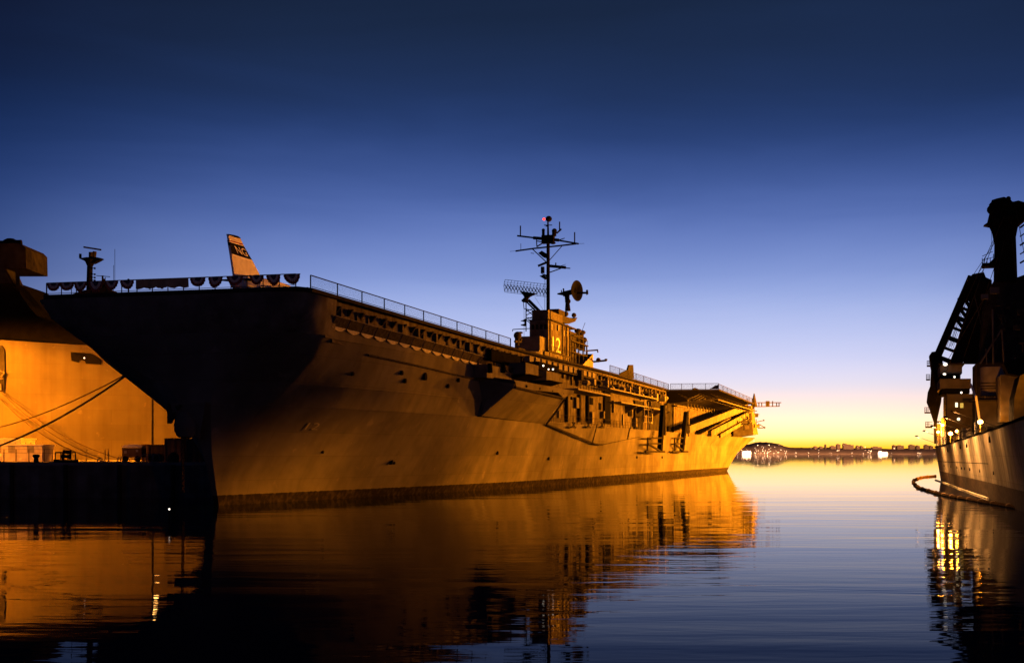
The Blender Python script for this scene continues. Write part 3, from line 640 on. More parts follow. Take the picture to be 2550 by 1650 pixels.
for k in range(11): q.tube(C(146.3 + k * 1.6, -7.6, 23.45), C(146.3 + k * 1.6, -7.6, 24.4), .04, 4)
q.tube(C(146.3, -7.6, 24.4), C(163.4, -7.6, 24.4), .035, 4); q.tube(C(146.3, -7.6, 23.9), C(163.4, -7.6, 23.9), .03, 4)
for k in range(14): q.tube(C(140.6 + k * 2, -7.2, 20.4), C(140.6 + k * 2, -7.2, 21.4), .04, 4)
q.tube(C(140.6, -7.2, 21.4), C(167, -7.2, 21.4), .035, 4)
q.build('island_railing', M['rail'], islo)
q = MB(); letters(q, '12', C(150.2, -7.98, 23.7), U, (0, 0, 1), 2.75, 6.4, .06); q.build('island_number', M['island_white'], islo)
q = MB(); z = 20.4
for i in range(6): 
    rsx = 143 + i * 3.1; q.sbox(rsx, rsx + 1.8, -8.6, -7.5, 20.45, 21.1 + .5 * (i % 3))
q.build('signal_gear', M['light'], islo)
# funnel cap, radar platform and aft bridge lumps
q = MB(); q.prism([C(155, -8.5, 31.2), C(170, -8.5, 31.6), C(174, -8.5, 32.2), C(172, -8.5, 31.2), C(166, -8.5, 30.2), C(155, -8.5, 29.8)], -P * 3.0)
q.sbox(158, 163, -10.5, -8.6, 31.3, 32.4); q.ball(C(173, -9, 32.6), .5); q.ball(C(170, -10, 32.6), .55); q.build('radar_platform', M['rail'], islo)
q = MB()
for z_ in (24.6, 26.8): q.sbox(166, 182, -11.6, -7.9, z_, z_ + .22)
q.sbox(168, 174, -11, -8.7, 17.2, 29.0); q.sbox(176, 180, -11, -8.9, 26.9, 28.9)
for s_, t_ in ((167, -8.2), (170, -8.2), (174, -8.2), (178, -8.2), (181.6, -8.2), (181.6, -11)): q.tube(C(s_, t_, 17.2), C(s_, t_, 26.8), .16, 6)
for s_ in (175, 179): q.tube(C(s_, -8.7, 25.8), C(s_, -8.7, 29.4), .45, 8); q.ball(C(s_ + .4, -8.7, 29.6), .75, .75, .5)
q.ball(C(181.5, -8.7, 28.2), .6); q.tube(C(181.5, -8.7, 25.8), C(181.5, -8.7, 28), .2); q.tube(C(168, -8.1, 28), C(177, -8.1, 28.6), .2)
for z_ in (25.8, 28.0): q.tube(C(166, -8.1, z_), C(182, -8.1, z_), .07, 4)
for k in range(11): q.tube(C(166 + k * 1.6, -8.1, 24.7), C(166 + k * 1.6, -8.1, 25.8), .06, 4); q.tube(C(166 + k * 1.6, -8.1, 26.9), C(166 + k * 1.6, -8.1, 28.0), .06, 4)
q.tube(C(176, -8.7, 17.5), C(181, -8.7, 23), .14, 5); q.tube(C(181, -8.7, 17.5), C(176, -8.7, 23), .14, 5)
q.build('aft_bridge', M['rail'], islo)
q = MB(); q.hexa([C(172, -7.3, 17.2), C(184, -7.3, 17.2), C(184, -11, 17.2), C(172, -11, 17.2), C(172, -7.3, 22.0), C(184, -7.3, 25.4), C(184, -11, 25.4), C(172, -11, 22.0)]); q.build('crane_house', M['light'], islo)
q = MB(); q.tube(CT(1463, 873, -11), CT(1489, 871, -9), .16); q.tube(CT(1488, 871, -9), CT(1489, 877, -9), .14); q.build('yard_boom', M['rail'], islo)
q = MB(); q.sbox(176, 177.5, -7.25, -7.2, 17.3, 21.8); q.build('doorway', M['black'], islo)
q = MB(); q.tube(CT(1472, 901, -8), CT(1510, 897, -4), .2); q.tube(CT(1509, 897, -4), CT(1509, 893, -4), .3); q.ball(CT(1490, 896, -6), .5); q.build('yard_boom', M['rail'], islo)
q = MB(); q.tube(CT(1445, 835, -8), CT(1457, 803, -8), .05, 4); q.tube(CT(1305, 770, -10), CT(1305, 850, -10), .04, 4); q.build('whip_antenna', M['rail'], islo)
q = MB(); q.ball(CT(1289, 835, -9), .7); q.tube(CT(1289, 860, -9), CT(1289, 835, -9), .35); q.ball(CT(1296, 828, -9), .45, .45, .2); q.tube(CT(1282, 850, -9), CT(1297, 850, -9), .2); q.ball(CT(1295, 845, -9), .4); q.sbox(onT(1284, 862, -9)[0], onT(1300, 862, -9)[0], -10, -8.4, 20.5, 22.6); q.build('searchlight', M['rail'], islo)
# mast with its yards, platforms and beacon
SM, TM = 152.5, -10.0
def MP(px, py, dt=0): return C(*onS(px, py, SM)) + P * 0 + U * dt
mx = CX + F * C(SM, TM, 0).x / C(SM, TM, 0).y
MXP = 1365
def MT(px, py, du=0): return CS(px, py, SM) + U * du
q = MB(); q.tube(MT(MXP, 790), MT(MXP, 590), .36, 10, .32); q.tube(MT(MXP, 592), MT(MXP - .5, 552), .22, 8, .15); mast = q.build('mast', M['black'], CV)
q = MB(); q.ball(MT(MXP + 1.5, 545), .62, .62, .58); q.tube(MT(MXP - 10, 560.5), MT(MXP + 10, 560.5), .08); q.tube(MT(MXP - 6, 563), MT(MXP, 563), .1); q.build('radome', M['black'], mast)
q = MB(); q.ball(MT(1355.5, 546.3, -.3), .26); q.build('beacon_lamp', M['lampred'], mast)
def yard(pts, r, name='yard'):
    q = MB()
    for a, c in zip(pts, pts[1:]): q.tube(MT(*a), MT(*c), r, 6)
    return q.build(name, M['black'], mast)
y1 = yard([(1288, 587), (1338, 593), (1389, 598), (1441, 607)], .16); y2 = yard([(1284, 625), (1326, 619), (1400, 611), (1435, 607)], .15)
yard([(1270, 626), (1290, 624)], .03); yard([(1437, 607), (1455, 606)], .03)
for px, a, c in ((1296, 562, 587), (1393.5, 552, 575), (1431, 578, 604), (1297, 606, 622)):
    q = MB(); q.tube(MT(px, a), MT(px, c), .12 if px != 1297 else .05, 6)
    if px == 1393.5: q.tube(MT(1398, 570), MT(1386, 581), .16); q.tube(MT(1393.5, 575), MT(1398, 570), .14)
    q.build('dipole_antenna', M['black'], mast)
q = MB(); q.tube(MT(1328, 592), MT(1392, 598), .3); q.sbox(SM - .6, SM + .6, onS(1350, 590, SM)[1], onS(1380, 590, SM)[1], onS(1365, 606, SM)[2], onS(1365, 586, SM)[2])
q.tube(MT(1353, 588), MT(1353, 572), .28, 8); q.ball(MT(1353, 573), .32); q.tube(MT(1380, 588), MT(1380, 575), .42, 8); q.ball(MT(1380.5, 575), .5); q.tube(MT(1390, 598), MT(1406, 593), .08); q.ball(MT(1377, 605), .55, .55, .25); q.build('mast_platform', M['black'], mast)
q = MB(); q.tube(MT(1336, 597), MT(1337, 615), .1); q.tube(MT(1337, 614), MT(1356, 602), .12); q.tube(MT(1337, 600), MT(1358, 604), .1)
q.tube(MT(1326, 620), MT(1359, 651), .1); q.tube(MT(1399, 613), MT(1369, 647), .08)
q.prism([MT(1340, 630), MT(1349, 624), MT(1362, 632), MT(1362, 643), MT(1352, 640)], U * .8); q.tube(MT(1322, 630), MT(1330, 631), .06)
q.tube(MT(1340, 662), MT(1362, 653), .22); q.tube(MT(1351, 664), MT(1351, 680), .35); q.prism([MT(1346, 680), MT(1362, 684), MT(1362, 690)], U * .7); q.prism([MT(1343, 687), MT(1352, 684), MT(1361, 690), MT(1357, 696)], U * .7)
q.tube(MT(1356, 665), MT(1356, 860), .03, 4); q.tube(MT(1358, 700), MT(1357, 780), .03, 4); q.build('mast_bracket', M['black'], mast)
q = MB(); q.tube(MT(1368, 662), MT(1409, 666), .28); q.tube(MT(1405, 667), MT(1420, 668), .1); q.tube(MT(1369, 678), MT(1397, 668), .1); q.tube(MT(1384, 661), MT(1384, 654), .12); q.tube(MT(1395, 662), MT(1409, 658), .04); q.build('lower_yard', M['black'], mast)
# rectangular air-search radar on its lattice pedestal
ra = MB(); L0, L1 = 1255, 1360
for f in range(14):
    px = L0 + (L1 - L0) * f / 13; yt = 696 + f * .95; pts = [MT(px + 3, yt), MT(px - 1, yt + 7, .5), MT(px - 3, yt + 15, .7), MT(px - 1, yt + 23, .5), MT(px + 2, yt + 31)]
    for a, c in zip(pts, pts[1:]): ra.tube(a, c, .035 if f % 2 else .05, 4)
for dy in (0, 5, 10, 15, 20, 26, 31): ra.tube(MT(L0 + (3 if dy in (0, 31) else -2), 696 + dy, .6 if 4 < dy < 28 else 0), MT(L1 + (3 if dy in (0, 31) else -2), 708 + dy, .6 if 4 < dy < 28 else 0), .05 if dy in (0, 31) else .04, 4)
for f in range(13):
    px = L0 + (L1 - L0) * f / 13; ra.tube(MT(px, 707 + f * .9, .4), MT(px + 8, 721 + f * .9, .4), .09, 4); ra.tube(MT(px + 8, 707 + f * .9, .4), MT(px, 722 + f * .9, .4), .07, 4)
rao = ra.build('search_radar', M['black'], CV)
q = MB(); q.prism([MT(1294, 724), MT(1335, 730), MT(1318, 738), MT(1313, 744), MT(1306, 744), MT(1304, 737)], U * .8); q.tube(MT(1309, 742), MT(1309, 752), .5, 8); q.ball(MT(1308, 748), .75, .75, .4); q.build('radar_pedestal', M['black'], rao)
q = MB(); q.tube(MT(1310, 750), MT(1310, 825), .1); q.tube(MT(1303, 752), MT(1305, 768), .07); q.tube(MT(1316, 747), MT(1346, 777), .3); q.tube(MT(1310, 750), MT(1336, 776), .16); q.tube(MT(1332, 740), MT(1356, 776), .03, 4)
for a, c in (((1304, 768), (1333, 774)), ((1310, 775), (1334, 765)), ((1310, 785), (1333, 772)), ((1310, 770), (1333, 790)), ((1310, 790), (1333, 794)), ((1310, 795), (1333, 786)), ((1311, 797), (1329, 812)), ((1277, 820), (1330, 817)), ((1277, 820), (1276, 825)), ((1297, 799), (1312, 795)), ((1297, 809), (1311, 806))): q.tube(MT(*a), MT(*c), .1, 4)
q.prism([MT(1298, 799), MT(1310, 792), MT(1310, 812), MT(1297, 810), MT(1306, 806), MT(1306, 801)], U * .4); q.build('lattice_tower', M['black'], rao)
# dish radar on the other side of the mast
q = MB(); dc = MT(1434, 724); ax = (MT(1452, 726.5) - MT(1416, 722)).normalized() * .42 - U * .9; ax.normalize()
q2 = []
for r, h in ((0.05, -.5), (.8, -.42), (1.5, -.15), (1.95, .25), (2.0, .3), (1.9, .3), (1.45, -.02), (.8, -.28), (.05, -.36)): q2.append((r, h))
ax = (P * .93 - U * .36).normalized()
q.lathe(dc, q2, 24, ax); dish = q.build('dish_radar', M['black'], CV, smooth=40)
q = MB(); q.tube(MT(1437, 729), MT(1461, 729), .2, 6); q.prism([MT(1459, 722), MT(1463, 721), MT(1464, 731), MT(1460, 734)], U * .5); q.tube(MT(1424, 727), MT(1402, 732), .5, 8); q.tube(MT(1402, 731), MT(1388, 731.5), .35, 8, .12); q.tube(MT(1404, 728), MT(1403, 718), .15); q.tube(MT(1398, 729), MT(1398, 722), .1); q.build('feed_horn', M['black'], dish)
q = MB(); q.tube(MT(1412, 734), MT(1413, 752), .5, 8, .42); q.tube(MT(1413, 752), MT(1414, 774), .38, 8, .55); q.ball(MT(1414, 750), .55); q.build('dish_pedestal', M['black'], dish)

# ------------------------------------------------------------------ aircraft on the deck
def jet(name, label, s0, t0, sc_, marks, gname='aircraft parked on the flight deck'):
    base = C(s0, t0, 17.2); r = thing(name, label, 'aircraft', base, ANG, gname)
    q = MB(); prof = [(.25, -1.6), (.62, -1.2), (.72, 0), (.8, 2), (.95, 5), (.9, 8), (.6, 10.5), (.1, 12.3)]
    q.lathe(C(s0, t0, 18.15), [(a * sc_, h * sc_) for a, h in prof], 14, U); q.build('fuselage', M['fin'] if marks else M['dark'], r, smooth=40)
    q = MB(); q.hexa([C(s0 + 4 * sc_, t0 - 4, 18.1), C(s0 + 7.5 * sc_, t0 - .6, 18.1), C(s0 + 7.5 * sc_, t0 + .6, 18.1), C(s0 + 4 * sc_, t0 + 4, 18.1), C(s0 + 4 * sc_, t0 - 4, 18.2), C(s0 + 7.5 * sc_, t0 - .6, 18.35), C(s0 + 7.5 * sc_, t0 + .6, 18.35), C(s0 + 4 * sc_, t0 + 4, 18.2)]); q.build('wing', M['dark'], r)
    q = MB(); q.hexa([C(s0 - 1.4, t0 - 1.7, 18.3), C(s0 + .9, t0 - .4, 18.3), C(s0 + .9, t0 + .4, 18.3), C(s0 - 1.4, t0 + 1.7, 18.3), C(s0 - 1.2, t0 - 1.7, 18.4), C(s0 + .8, t0 - .4, 18.45), C(s0 + .8, t0 + .4, 18.45), C(s0 - 1.2, t0 + 1.7, 18.4)]); q.build('tailplane', M['dark'], r)
    for ds, dt in ((1.5, -1.1), (1.5, 1.1), (8.5, 0)):
        q = MB(); q.tube(C(s0 + ds * sc_, t0 + dt, 17.55), C(s0 + ds * sc_, t0 + dt * .5, 18.2), .1); q.tube(C(s0 + ds * sc_, t0 + dt - .12, 17.52), C(s0 + ds * sc_, t0 + dt + .12, 17.52), .31, 12); q.build('landing_gear', M['black'], r)
    return r
A1 = jet('parked_jet', 'jet parked at the bow with its pale tail fin marked NG', -1.2, 3.0, 1, True)
T0 = 3.0
LE = [onT(568, 583, T0), onT(578, 643, T0), onT(584, 695, T0)]; 
def FP(px, py): 
    s, t, z = onT(px, py, T0); return C(s, t + .09, z)
def finpart(poly, name, m, off, parent):
    q = MB(); q.prism([FP(*p) + P * off for p in poly], -P * (.18 + 2 * off)); return q.build(name, m, parent)
fo = finpart([(583, 695), (566.5, 583), (580, 585.5), (590, 588.5), (595.5, 592), (605, 612), (628, 652), (649, 693)], 'tail_fin', M['fin'], 0, A1)
finpart([(566.3, 582.6), (580, 585), (590, 588), (595.5, 591.6), (597, 595), (588, 592), (567.2, 586)], 'fin_cap', M['finblk'], .012, fo)
finpart([(568.3, 598), (601.5, 607.2), (602.8, 610), (568.6, 600.2)], 'fin_stripe', M['finred'], .012, fo)
finpart([(568.6, 600.2), (602.8, 610), (604.5, 613), (569.3, 603)], 'fin_stripe', M['finwht'], .014, fo)
finpart([(569.3, 603), (604.5, 613), (625.5, 648), (574, 631.5)], 'fin_band', M['finblk'], .013, fo)
finpart([(574, 631.5), (625.5, 648), (628, 652.5), (575, 635)], 'fin_stripe', M['finwht'], .014, fo)
q = MB(); o_ = FP(589, 631); rgt = (FP(614, 639) - o_); upv = (FP(580, 611) - o_); 
letters(q, 'NG', o_, rgt, upv, upv.length * .98, rgt.length * 1.05, .04); q.build('tail_letters', M['finwht'], fo)
A2 = jet('parked_jet', 'dark jet on the after deck with a stubby fin above the fence', onT(1566, 940, 2)[0] + 2, 2.0, .9, False)
q = MB(); q.prism([CT(1545, 929, 2), CT(1563, 921, 2), CT(1567, 908, 2), CT(1577, 908, 2), CT(1579, 942, 2), CT(1545, 942, 2)], -P * .3); q.build('tail_fin', M['dark'], A2)
# covered equipment on the after deck
for i, (px0, px1, yt, lab) in enumerate(((1724, 1752, 962, 'low dark covered vehicle on the after flight deck'), (1748, 1780, 961, 'long dark covered gear heap on the after flight deck'))):
    q = MB(); a = CT(px0, 969, 14); c = CT(px1, 969, 14); h = (969 - yt) * a.y / F + .3; rw = []
    for j in range(7):
        p = a.lerp(c, j / 6); hh = h * (.55 if j in (0, 6) else random.uniform(.85, 1.1)); rw.append([Vector((p.x, p.y - 1, 17.2)), Vector((p.x, p.y - .8, 17.2 + hh * .8)), Vector((p.x, p.y, 17.2 + hh)), Vector((p.x, p.y + .8, 17.2 + hh * .8)), Vector((p.x, p.y + 1, 17.2))])
    q.grid(rw); q.add(rw[0], [(0, 1, 2, 3, 4)]); q.add(rw[-1], [(0, 1, 2, 3, 4)])
    tag(q.build('covered_vehicle', M['net'], origin=(a.x, a.y, 17.2)), lab, 'vehicle')
q = MB(); a = CT(1780, 968, 16); q.hexa([a + Vector(v) for v in ((-1.2, 0, 0), (.9, 0, 0), (.9, .6, 0), (-1.2, .6, 0), (-.2, 0, .5), (.8, 0, 1.0), (.8, .6, 1.0), (-.2, .6, .5))]); q.tube(a + Vector((-.9, .3, 0)), a + Vector((.3, .3, .8)), .1)
tag(q.build('deck_cart', M['light'], origin=a), 'small pale tilted cart at the stern end of the deck', 'cart')

# ------------------------------------------------------------------ bunting and banner along the bow rail
def bow_pt(px, h):
    k = (px - CX) / F; d = BF1 - BF0; f = (BF0.x - k * BF0.y) / (k * d.y - d.x); return BF0 + d * f + Vector((0, 0, h))
DV = (BF0 - BF1).normalized(); FWD = -U
for i, px in enumerate((135, 168, 202, 240, 279, 318, 494, 538, 586, 640, 682, 728)):
    c = bow_pt(px, .96) + FWD * .10; w2 = random.uniform(.58, .72); dr = random.uniform(.66, .86); tw = random.uniform(-.12, .12); q = MB()
    for ri, (r0_, r1_) in enumerate(((0, .42), (.42, .7), (.7, 1.0))):
        q.cur = (0, 1, 2)[ri]; n = 18; g0, g1 = [], []
        for k in range(n + 1):
            a = math.pi * k / n; pl = .05 * (1 if k % 2 else -1)
            for g, rr_ in ((g0, r0_), (g1, r1_)): g.append(c + DV * (w2 * rr_ * math.cos(a)) - Vector((0, 0, dr * rr_ * math.sin(a) * (1 + tw * math.cos(a)) + .03 * math.sin(a * 3 + i))) + FWD * pl * rr_)
        q.grid([g0, g1]); q.grid([[v - FWD * .015 for v in g0], [v - FWD * .015 for v in g1]], True)
    ref = ('farthest left of the fan buntings at the bow corner', 'second fan bunting from the left bow corner', 'third fan bunting from the left bow corner', 'fan bunting just left below the dark mast', 'fan bunting right of the dark mast', 'fan bunting left of the long tan banner',
           'fan bunting right of the long tan banner', 'fan bunting between banner and tail fin', 'fan bunting at the left foot of the tail fin', 'fan bunting under the right side of the tail fin', 'fan bunting second from the right deck corner', 'fan bunting at the right corner of the bow rail')[i]
    tag(q.build('bunting', [M['blue'], M['wht'], M['red']], origin=c), 'dark pleated ' + ref, 'bunting', 'fan buntings along the bow rail')
q = MB(); a = bow_pt(340, .98) + FWD * .12; c = bow_pt(471, .98) + FWD * .12; n = 26; g0, g1 = [], []
for k in range(n + 1):
    p = a.lerp(c, k / n); sag = .06 * math.sin(k * 1.1); g0.append(p + FWD * .02 * math.sin(k * .8)); g1.append(p - Vector((0, 0, .74 + sag + .03 * math.sin(k * 3)))+ FWD * .05 * math.sin(k * .9))
q.grid([g0, g1]); q.grid([[v - FWD * .02 for v in g0], [v - FWD * .02 for v in g1]], True)
tag(q.build('cloth_banner', M['tan'], origin=a), 'long plain tan cloth banner tied along the bow rail', 'banner')
q = MB(); a = CS(320, 728, -4.6); q.tube(Vector((a.x, a.y, 17.2)), CS(320, 698, -4.6), .07, 6); q.ball(CS(320, 697, -4.6), .11); tag(q.build('short_pole', M['rail'], origin=(a.x, a.y, 17.2)), 'short thin pole rising over the bow rail left of the banner', 'pole')

# ------------------------------------------------------------------ pier on the left, its ship and its gear
PZ = 3.42
q = MB(); pp = [Vector((-190, 134.5, -3)), Vector((-48, 136, -3)), Vector((-29.6, 137.5, -3)), C(80, -16.5, -3), C(200, -18, -3), C(200, -60, -3), Vector((-190, 184, -3))]
q.prism(pp, (0, 0, 3 + PZ - .3)); tag(q.build('pier', M['concrete'], origin=(-60, 150, 0)), kind='structure')
q = MB(); q.prism([Vector((p.x, p.y - (.25 if i < 3 else 0), PZ - .3)) for i, p in enumerate(pp)], (0, 0, .3)); tag(q.build('pier_deck', M['pavement'], origin=(-60, 150, PZ)), kind='structure')
for k in range(9):
    x = -75 + k * 5.2; q = MB(); q.tube((x, 136.0 - .25 + (x + 48) * .05 * (x > -48), -2), (x, 136.0 - .25 + (x + 48) * .05 * (x > -48), 3.2), .22, 8); tag(q.build('fender_pile', M['rope'], origin=(x, 135.8, 0)), 'dark round timber fender pile against the shaded pier face', 'pile', 'fender piles on the pier face')
YL = 187.0
LS = thing('cargo_ship', 'big grey cargo ship glowing orange under pier lights behind the carrier bow', 'ship', (-66, YL, 0))
def LY(px): return YL + (px - 100) * .02
def atL(px, py, dy=0): return at(px, py, LY(px) + dy)
hl = MB(); pxs = [-420, -200, -40, 0, 60, 120, 180, 240, 320, 420, 560, 640, 690]
bend = {640: 3.0, 690: 9.0}
rowsL = []
for zz, lean in ((-1, 0), (3, 0), (8, .1), (14, .2), (20.0, .35)):
    r = []
    for px in pxs:
        zt = zz if zz < 20 else 20.2 - (px + 420) * .0018
        x = (px - CX) / F * LY(px); r.append(Vector((x, LY(px) - lean + bend.get(px, 0), zt)))
    rowsL.append(r)
hl.grid(rowsL); hl.grid([rowsL[-1], [v + Vector((0, 26, 0)) for v in rowsL[-1]]]); hl.grid([[v + Vector((0, 26, 0)) for v in rowsL[0]], [v + Vector((0, 26, 0)) for v in rowsL[-1]]])
hlo = hl.build('hull', M['cargo'], LS, smooth=30)
# dark upper works stepping down to the right
up = MB(); YU = YL + 7
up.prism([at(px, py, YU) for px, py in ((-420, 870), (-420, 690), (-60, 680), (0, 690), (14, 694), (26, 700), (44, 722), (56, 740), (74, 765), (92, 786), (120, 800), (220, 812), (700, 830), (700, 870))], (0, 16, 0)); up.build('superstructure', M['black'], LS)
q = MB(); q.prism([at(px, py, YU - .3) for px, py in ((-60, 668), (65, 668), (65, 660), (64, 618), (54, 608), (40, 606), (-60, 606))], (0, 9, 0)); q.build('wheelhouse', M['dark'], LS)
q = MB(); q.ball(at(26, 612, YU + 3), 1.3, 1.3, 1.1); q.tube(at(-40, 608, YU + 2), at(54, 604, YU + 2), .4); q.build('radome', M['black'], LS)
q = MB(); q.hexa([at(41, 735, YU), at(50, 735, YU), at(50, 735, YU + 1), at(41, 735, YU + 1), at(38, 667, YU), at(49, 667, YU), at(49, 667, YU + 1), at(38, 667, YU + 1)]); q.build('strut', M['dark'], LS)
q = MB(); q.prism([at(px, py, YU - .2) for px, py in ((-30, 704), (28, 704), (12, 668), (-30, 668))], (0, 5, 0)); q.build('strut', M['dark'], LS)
# hawse recess with anchor, side port
q = MB(); q.prism([atL(px, py, -.45) for px, py in ((176, 876), (226, 880), (252, 896), (250, 907), (214, 905), (210, 897), (197, 896), (194, 902), (178, 898))], (0, .3, 0)); hwp = q.build('anchor_hawse', M['black'], LS)
q = MB(); q.ball(atL(210, 891, -.5), .1); q.build('hawse_lamp', M['lampw'], hwp)
q = MB(); q.prism([atL(px, py, -.5) for px, py in ((-60, 850), (4, 860), (11, 870), (11.5, 920), (10, 968), (4, 972), (-60, 972))], (0, .35, 0)); sp2 = q.build('side_port', M['dark'], LS)
q = MB(); q.tube(atL(-5, 922, -.8), atL(11, 927, -.8), .09); q.tube(atL(11, 927, -.8), atL(-2, 944, -.8), .09); q.tube(atL(1, 955, -.8), atL(2, 972, -.8), .12); q.tube(atL(-5, 945, -.8), atL(8, 942, -.8), .07); q.build('rolled_rail', M['grey'], sp2)
q = MB(); p = atL(51, 1048, -.25); letters(q, 'CAPE HENRY', p, (1, .02, 0), (0, 0, 1), .50, 4.1, .02, 1.25); q.build('ship_name', M['crate2'], hlo)
q = MB(); q.wbox(-120, 160, -60, -6, -3, 2.7); tag(q.build('quay', M['concrete'], origin=(0, -30, 0)), kind='structure')
r_ = thing('lamp_post', 'added sodium lamp post on the near quay, out of view', 'lamp post', (34, -22, 2.7), 0); q = MB(); q.tube((34, -22, 2.7), (34, -22, 12), .12, 8, .08); q.build('pole', M['rail'], r_); q = MB(); q.ball((34, -21.2, 11.8), .2); q.tube((34, -22, 11.98), (34, -21, 12), .06); q.build('lamp_bulb', M['lamp'], r_); spot('lamp_light', (34, -20.8, 11.7), (-20, 110, 6), 12000, 120, .5, parent=r_)  # lamp added out of view to lift the dark bow a little
# another vessel whose mast shows over the bow
YM = 330.0
MS = thing('moored_vessel', 'distant dark vessel whose thick mast rises over the left bow rail', 'ship', (at(225, 900, YM).x, YM, 0))
q = MB(); q.prism([at(px, py, YM) for px, py in ((150, 1040), (150, 745), (165, 738), (185, 730), (210, 722), (262, 715), (285, 728), (330, 745), (500, 770), (560, 1040))], (0, 12, 0)); q.build('hull', M['dark'], MS)
q = MB(); q.tube(at(222, 730, YM + 5), at(224, 660, YM + 5), .72, 12, .68); q.tube(at(224, 662, YM + 5), at(225, 646, YM + 5), .7, 12, 1.5)
q.prism([at(px, py, YM + 4) for px, py in ((196, 643), (215, 640), (240, 640), (254, 643), (246, 648), (232, 655), (217, 655), (208, 648))], (0, 2, 0)); mso = q.build('mast', M['black'], MS)
q = MB(); q.tube(at(228, 642, YM + 5), at(228, 628, YM + 5), .7, 8); q.tube(at(234, 642, YM + 5), at(236, 626, YM + 5), .5, 8); q.tube(at(208, 615, YM + 5), at(252, 622, YM + 5), .2); q.tube(at(200, 642, YM + 5), at(200, 632, YM + 5), .35); q.build('radar_scanner', M['rail'], mso)
q = MB()
for py in (667, 682, 690, 697): q.tube(at(227, py, YM + 4.6), at(238, py + 1, YM + 4.6), .1); q.ball(at(236, py + 1, YM + 4.6), .25)
q.build('mast_bracket', M['black'], mso)
q = MB(); q.prism([at(px, py, YM + 1) for px, py in ((246, 722), (241, 708), (248, 704), (254, 704), (256, 692), (259, 704), (265, 706), (262, 722))], (0, 2, 0)); q.tube(at(240, 686, YM + 1), at(274, 689, YM + 1), .08); q.tube(at(255.5, 705, YM + 1), at(255.5, 686, YM + 1), .25); q.build('upper_bridge', M['black'], MS)
q = MB()
for px, a, c in ((178, 711, 732), (283, 660, 725), (286, 620, 700), (203, 716, 727), (262, 705, 690), (270, 715, 703)): q.tube(at(px, c, YM), at(px, a, YM), .06 if px > 280 else .1, 4)
q.build('whip_antenna', M['black'], MS)
# sheds, fence, bollard, truck, containers
def shed(name, label, px0, px1, pyt, Y, dep, m, door, group=None):
    a, c = at(px0, pyt, Y), at(px1, pyt, Y); r = thing(name, label, 'shed', (a.x, Y, PZ), 0, group); q = MB(); q.wbox(a.x, c.x, Y, Y + dep, PZ, a.z); q.build('wall', m, r)
    q = MB(); q.wbox(a.x - .15, c.x + .15, Y - .15, Y + dep, a.z, a.z + .12); q.build('roof', M['white'], r); n = max(2, int((c.x - a.x) / 1.4))
    for i in range(n):
        x = a.x + (c.x - a.x) * (i + .2) / n; q = MB(); q.wbox(x, x + .75, Y - .03, Y - .004, PZ + 1.0 if i != door else PZ + .05, PZ + 1.9); q.build('window' if i != door else 'door', M['canvas'] if i != door else M['crate2'], r)
    return r
shed('pier_shed', 'low cream shed with railed roof behind the bollard', 11, 105, 1109, 152, 4, M['shed'], 2, 'sheds on the pier')
shed('pier_shed', 'taller pale yellow shed at the left edge of the pier', -90, 52, 1093, 166, 5, M['shed'], 1, 'sheds on the pier')
q = MB()
for i in range(8): p = at(12 + i * 13, 1108, 152.2); q.ball(p + Vector((0, 0, .25)), .07)
tag(q.build('string_light', M['canvas'], origin=at(12, 1108, 152.2)), 'row of small pale knobs along the roof of the low shed', 'roof trim')
FN = thing('pier_fence', 'thin wire fence running along the pier edge', 'fence', (at(150, 1150, 146).x, 146, PZ))
for i, px in enumerate((-10, 10, 40, 72, 110, 130, 160, 216, 270, 262)):
    q = MB(); x = at(px, 1100, 146).x; q.tube((x, 146, PZ), (x, 146, PZ + 1.35), .05, 5); q.build('post', M['crate2'], FN)
q = MB(); 
for h in (.95, 1.32): q.tube((at(-20, 1, 146).x, 146, PZ + h), (at(270, 1, 146).x, 146, PZ + h), .022, 4)
q.build('wire', M['crate2'], FN)
def bollard(px, Y, lab):
    x = at(px, 0, Y).x; q = MB(); q.lathe((x, Y, PZ), [(.30, 0), (.24, .12), (.21, .42), (.34, .6), (.36, .68), (.28, .78), (.02, .82)], 14); return tag(q.build('bollard', M['black'], origin=(x, Y, PZ), smooth=40), lab, 'bollard')
bollard(90, 137.2, 'black mushroom-topped bollard at the pier edge before the cream shed')
q_ = thing('pier_winch', 'dark squat mooring winch frame standing on the pier edge', 'winch', (at(163, 0, 138).x, 138, PZ))
q = MB(); x0, x1 = at(138, 0, 138).x, at(188, 0, 138).x
for x in (x0, x0 + .55, x1 - .75, x1): q.tube((x, 138, PZ), (x, 138, PZ + 1.0), .06, 5)
q.tube((x0, 138, PZ + 1.0), (x1, 138, PZ + 1.0), .07); q.wbox(x0 - .1, x1 + .1, 137.7, 138.6, PZ, PZ + .28); q.build('frame', M['black'], q_)
q = MB(); q.tube((x0 + .7, 138, PZ + .6), (x1 - .6, 138, PZ + .6), .16, 10); q.tube((x0 + .7, 138, PZ + .6), (x0 + .8, 138, PZ + .6), .32, 12); q.tube((x1 - .6, 138, PZ + .6), (x1 - .5, 138, PZ + .6), .32, 12); q.build('drum', M['black'], q_)
q = MB(); q.wbox(x0 + .75, x1 - .55, 137.9, 138.5, PZ + .85, PZ + 1.22); q.build('motor_cover', M['black'], q_)
tk = thing('parked_truck', 'small dark truck with a bright white tarpaulin roof on the pier', 'truck', (at(325, 0, 150).x, 150, PZ))
q = MB(); xa, xb = at(304, 0, 150).x, at(352, 0, 150).x; q.wbox(xa, xb, 150, 152, PZ + .45, PZ + 1.5); q.build('body', M['crate2'], tk)
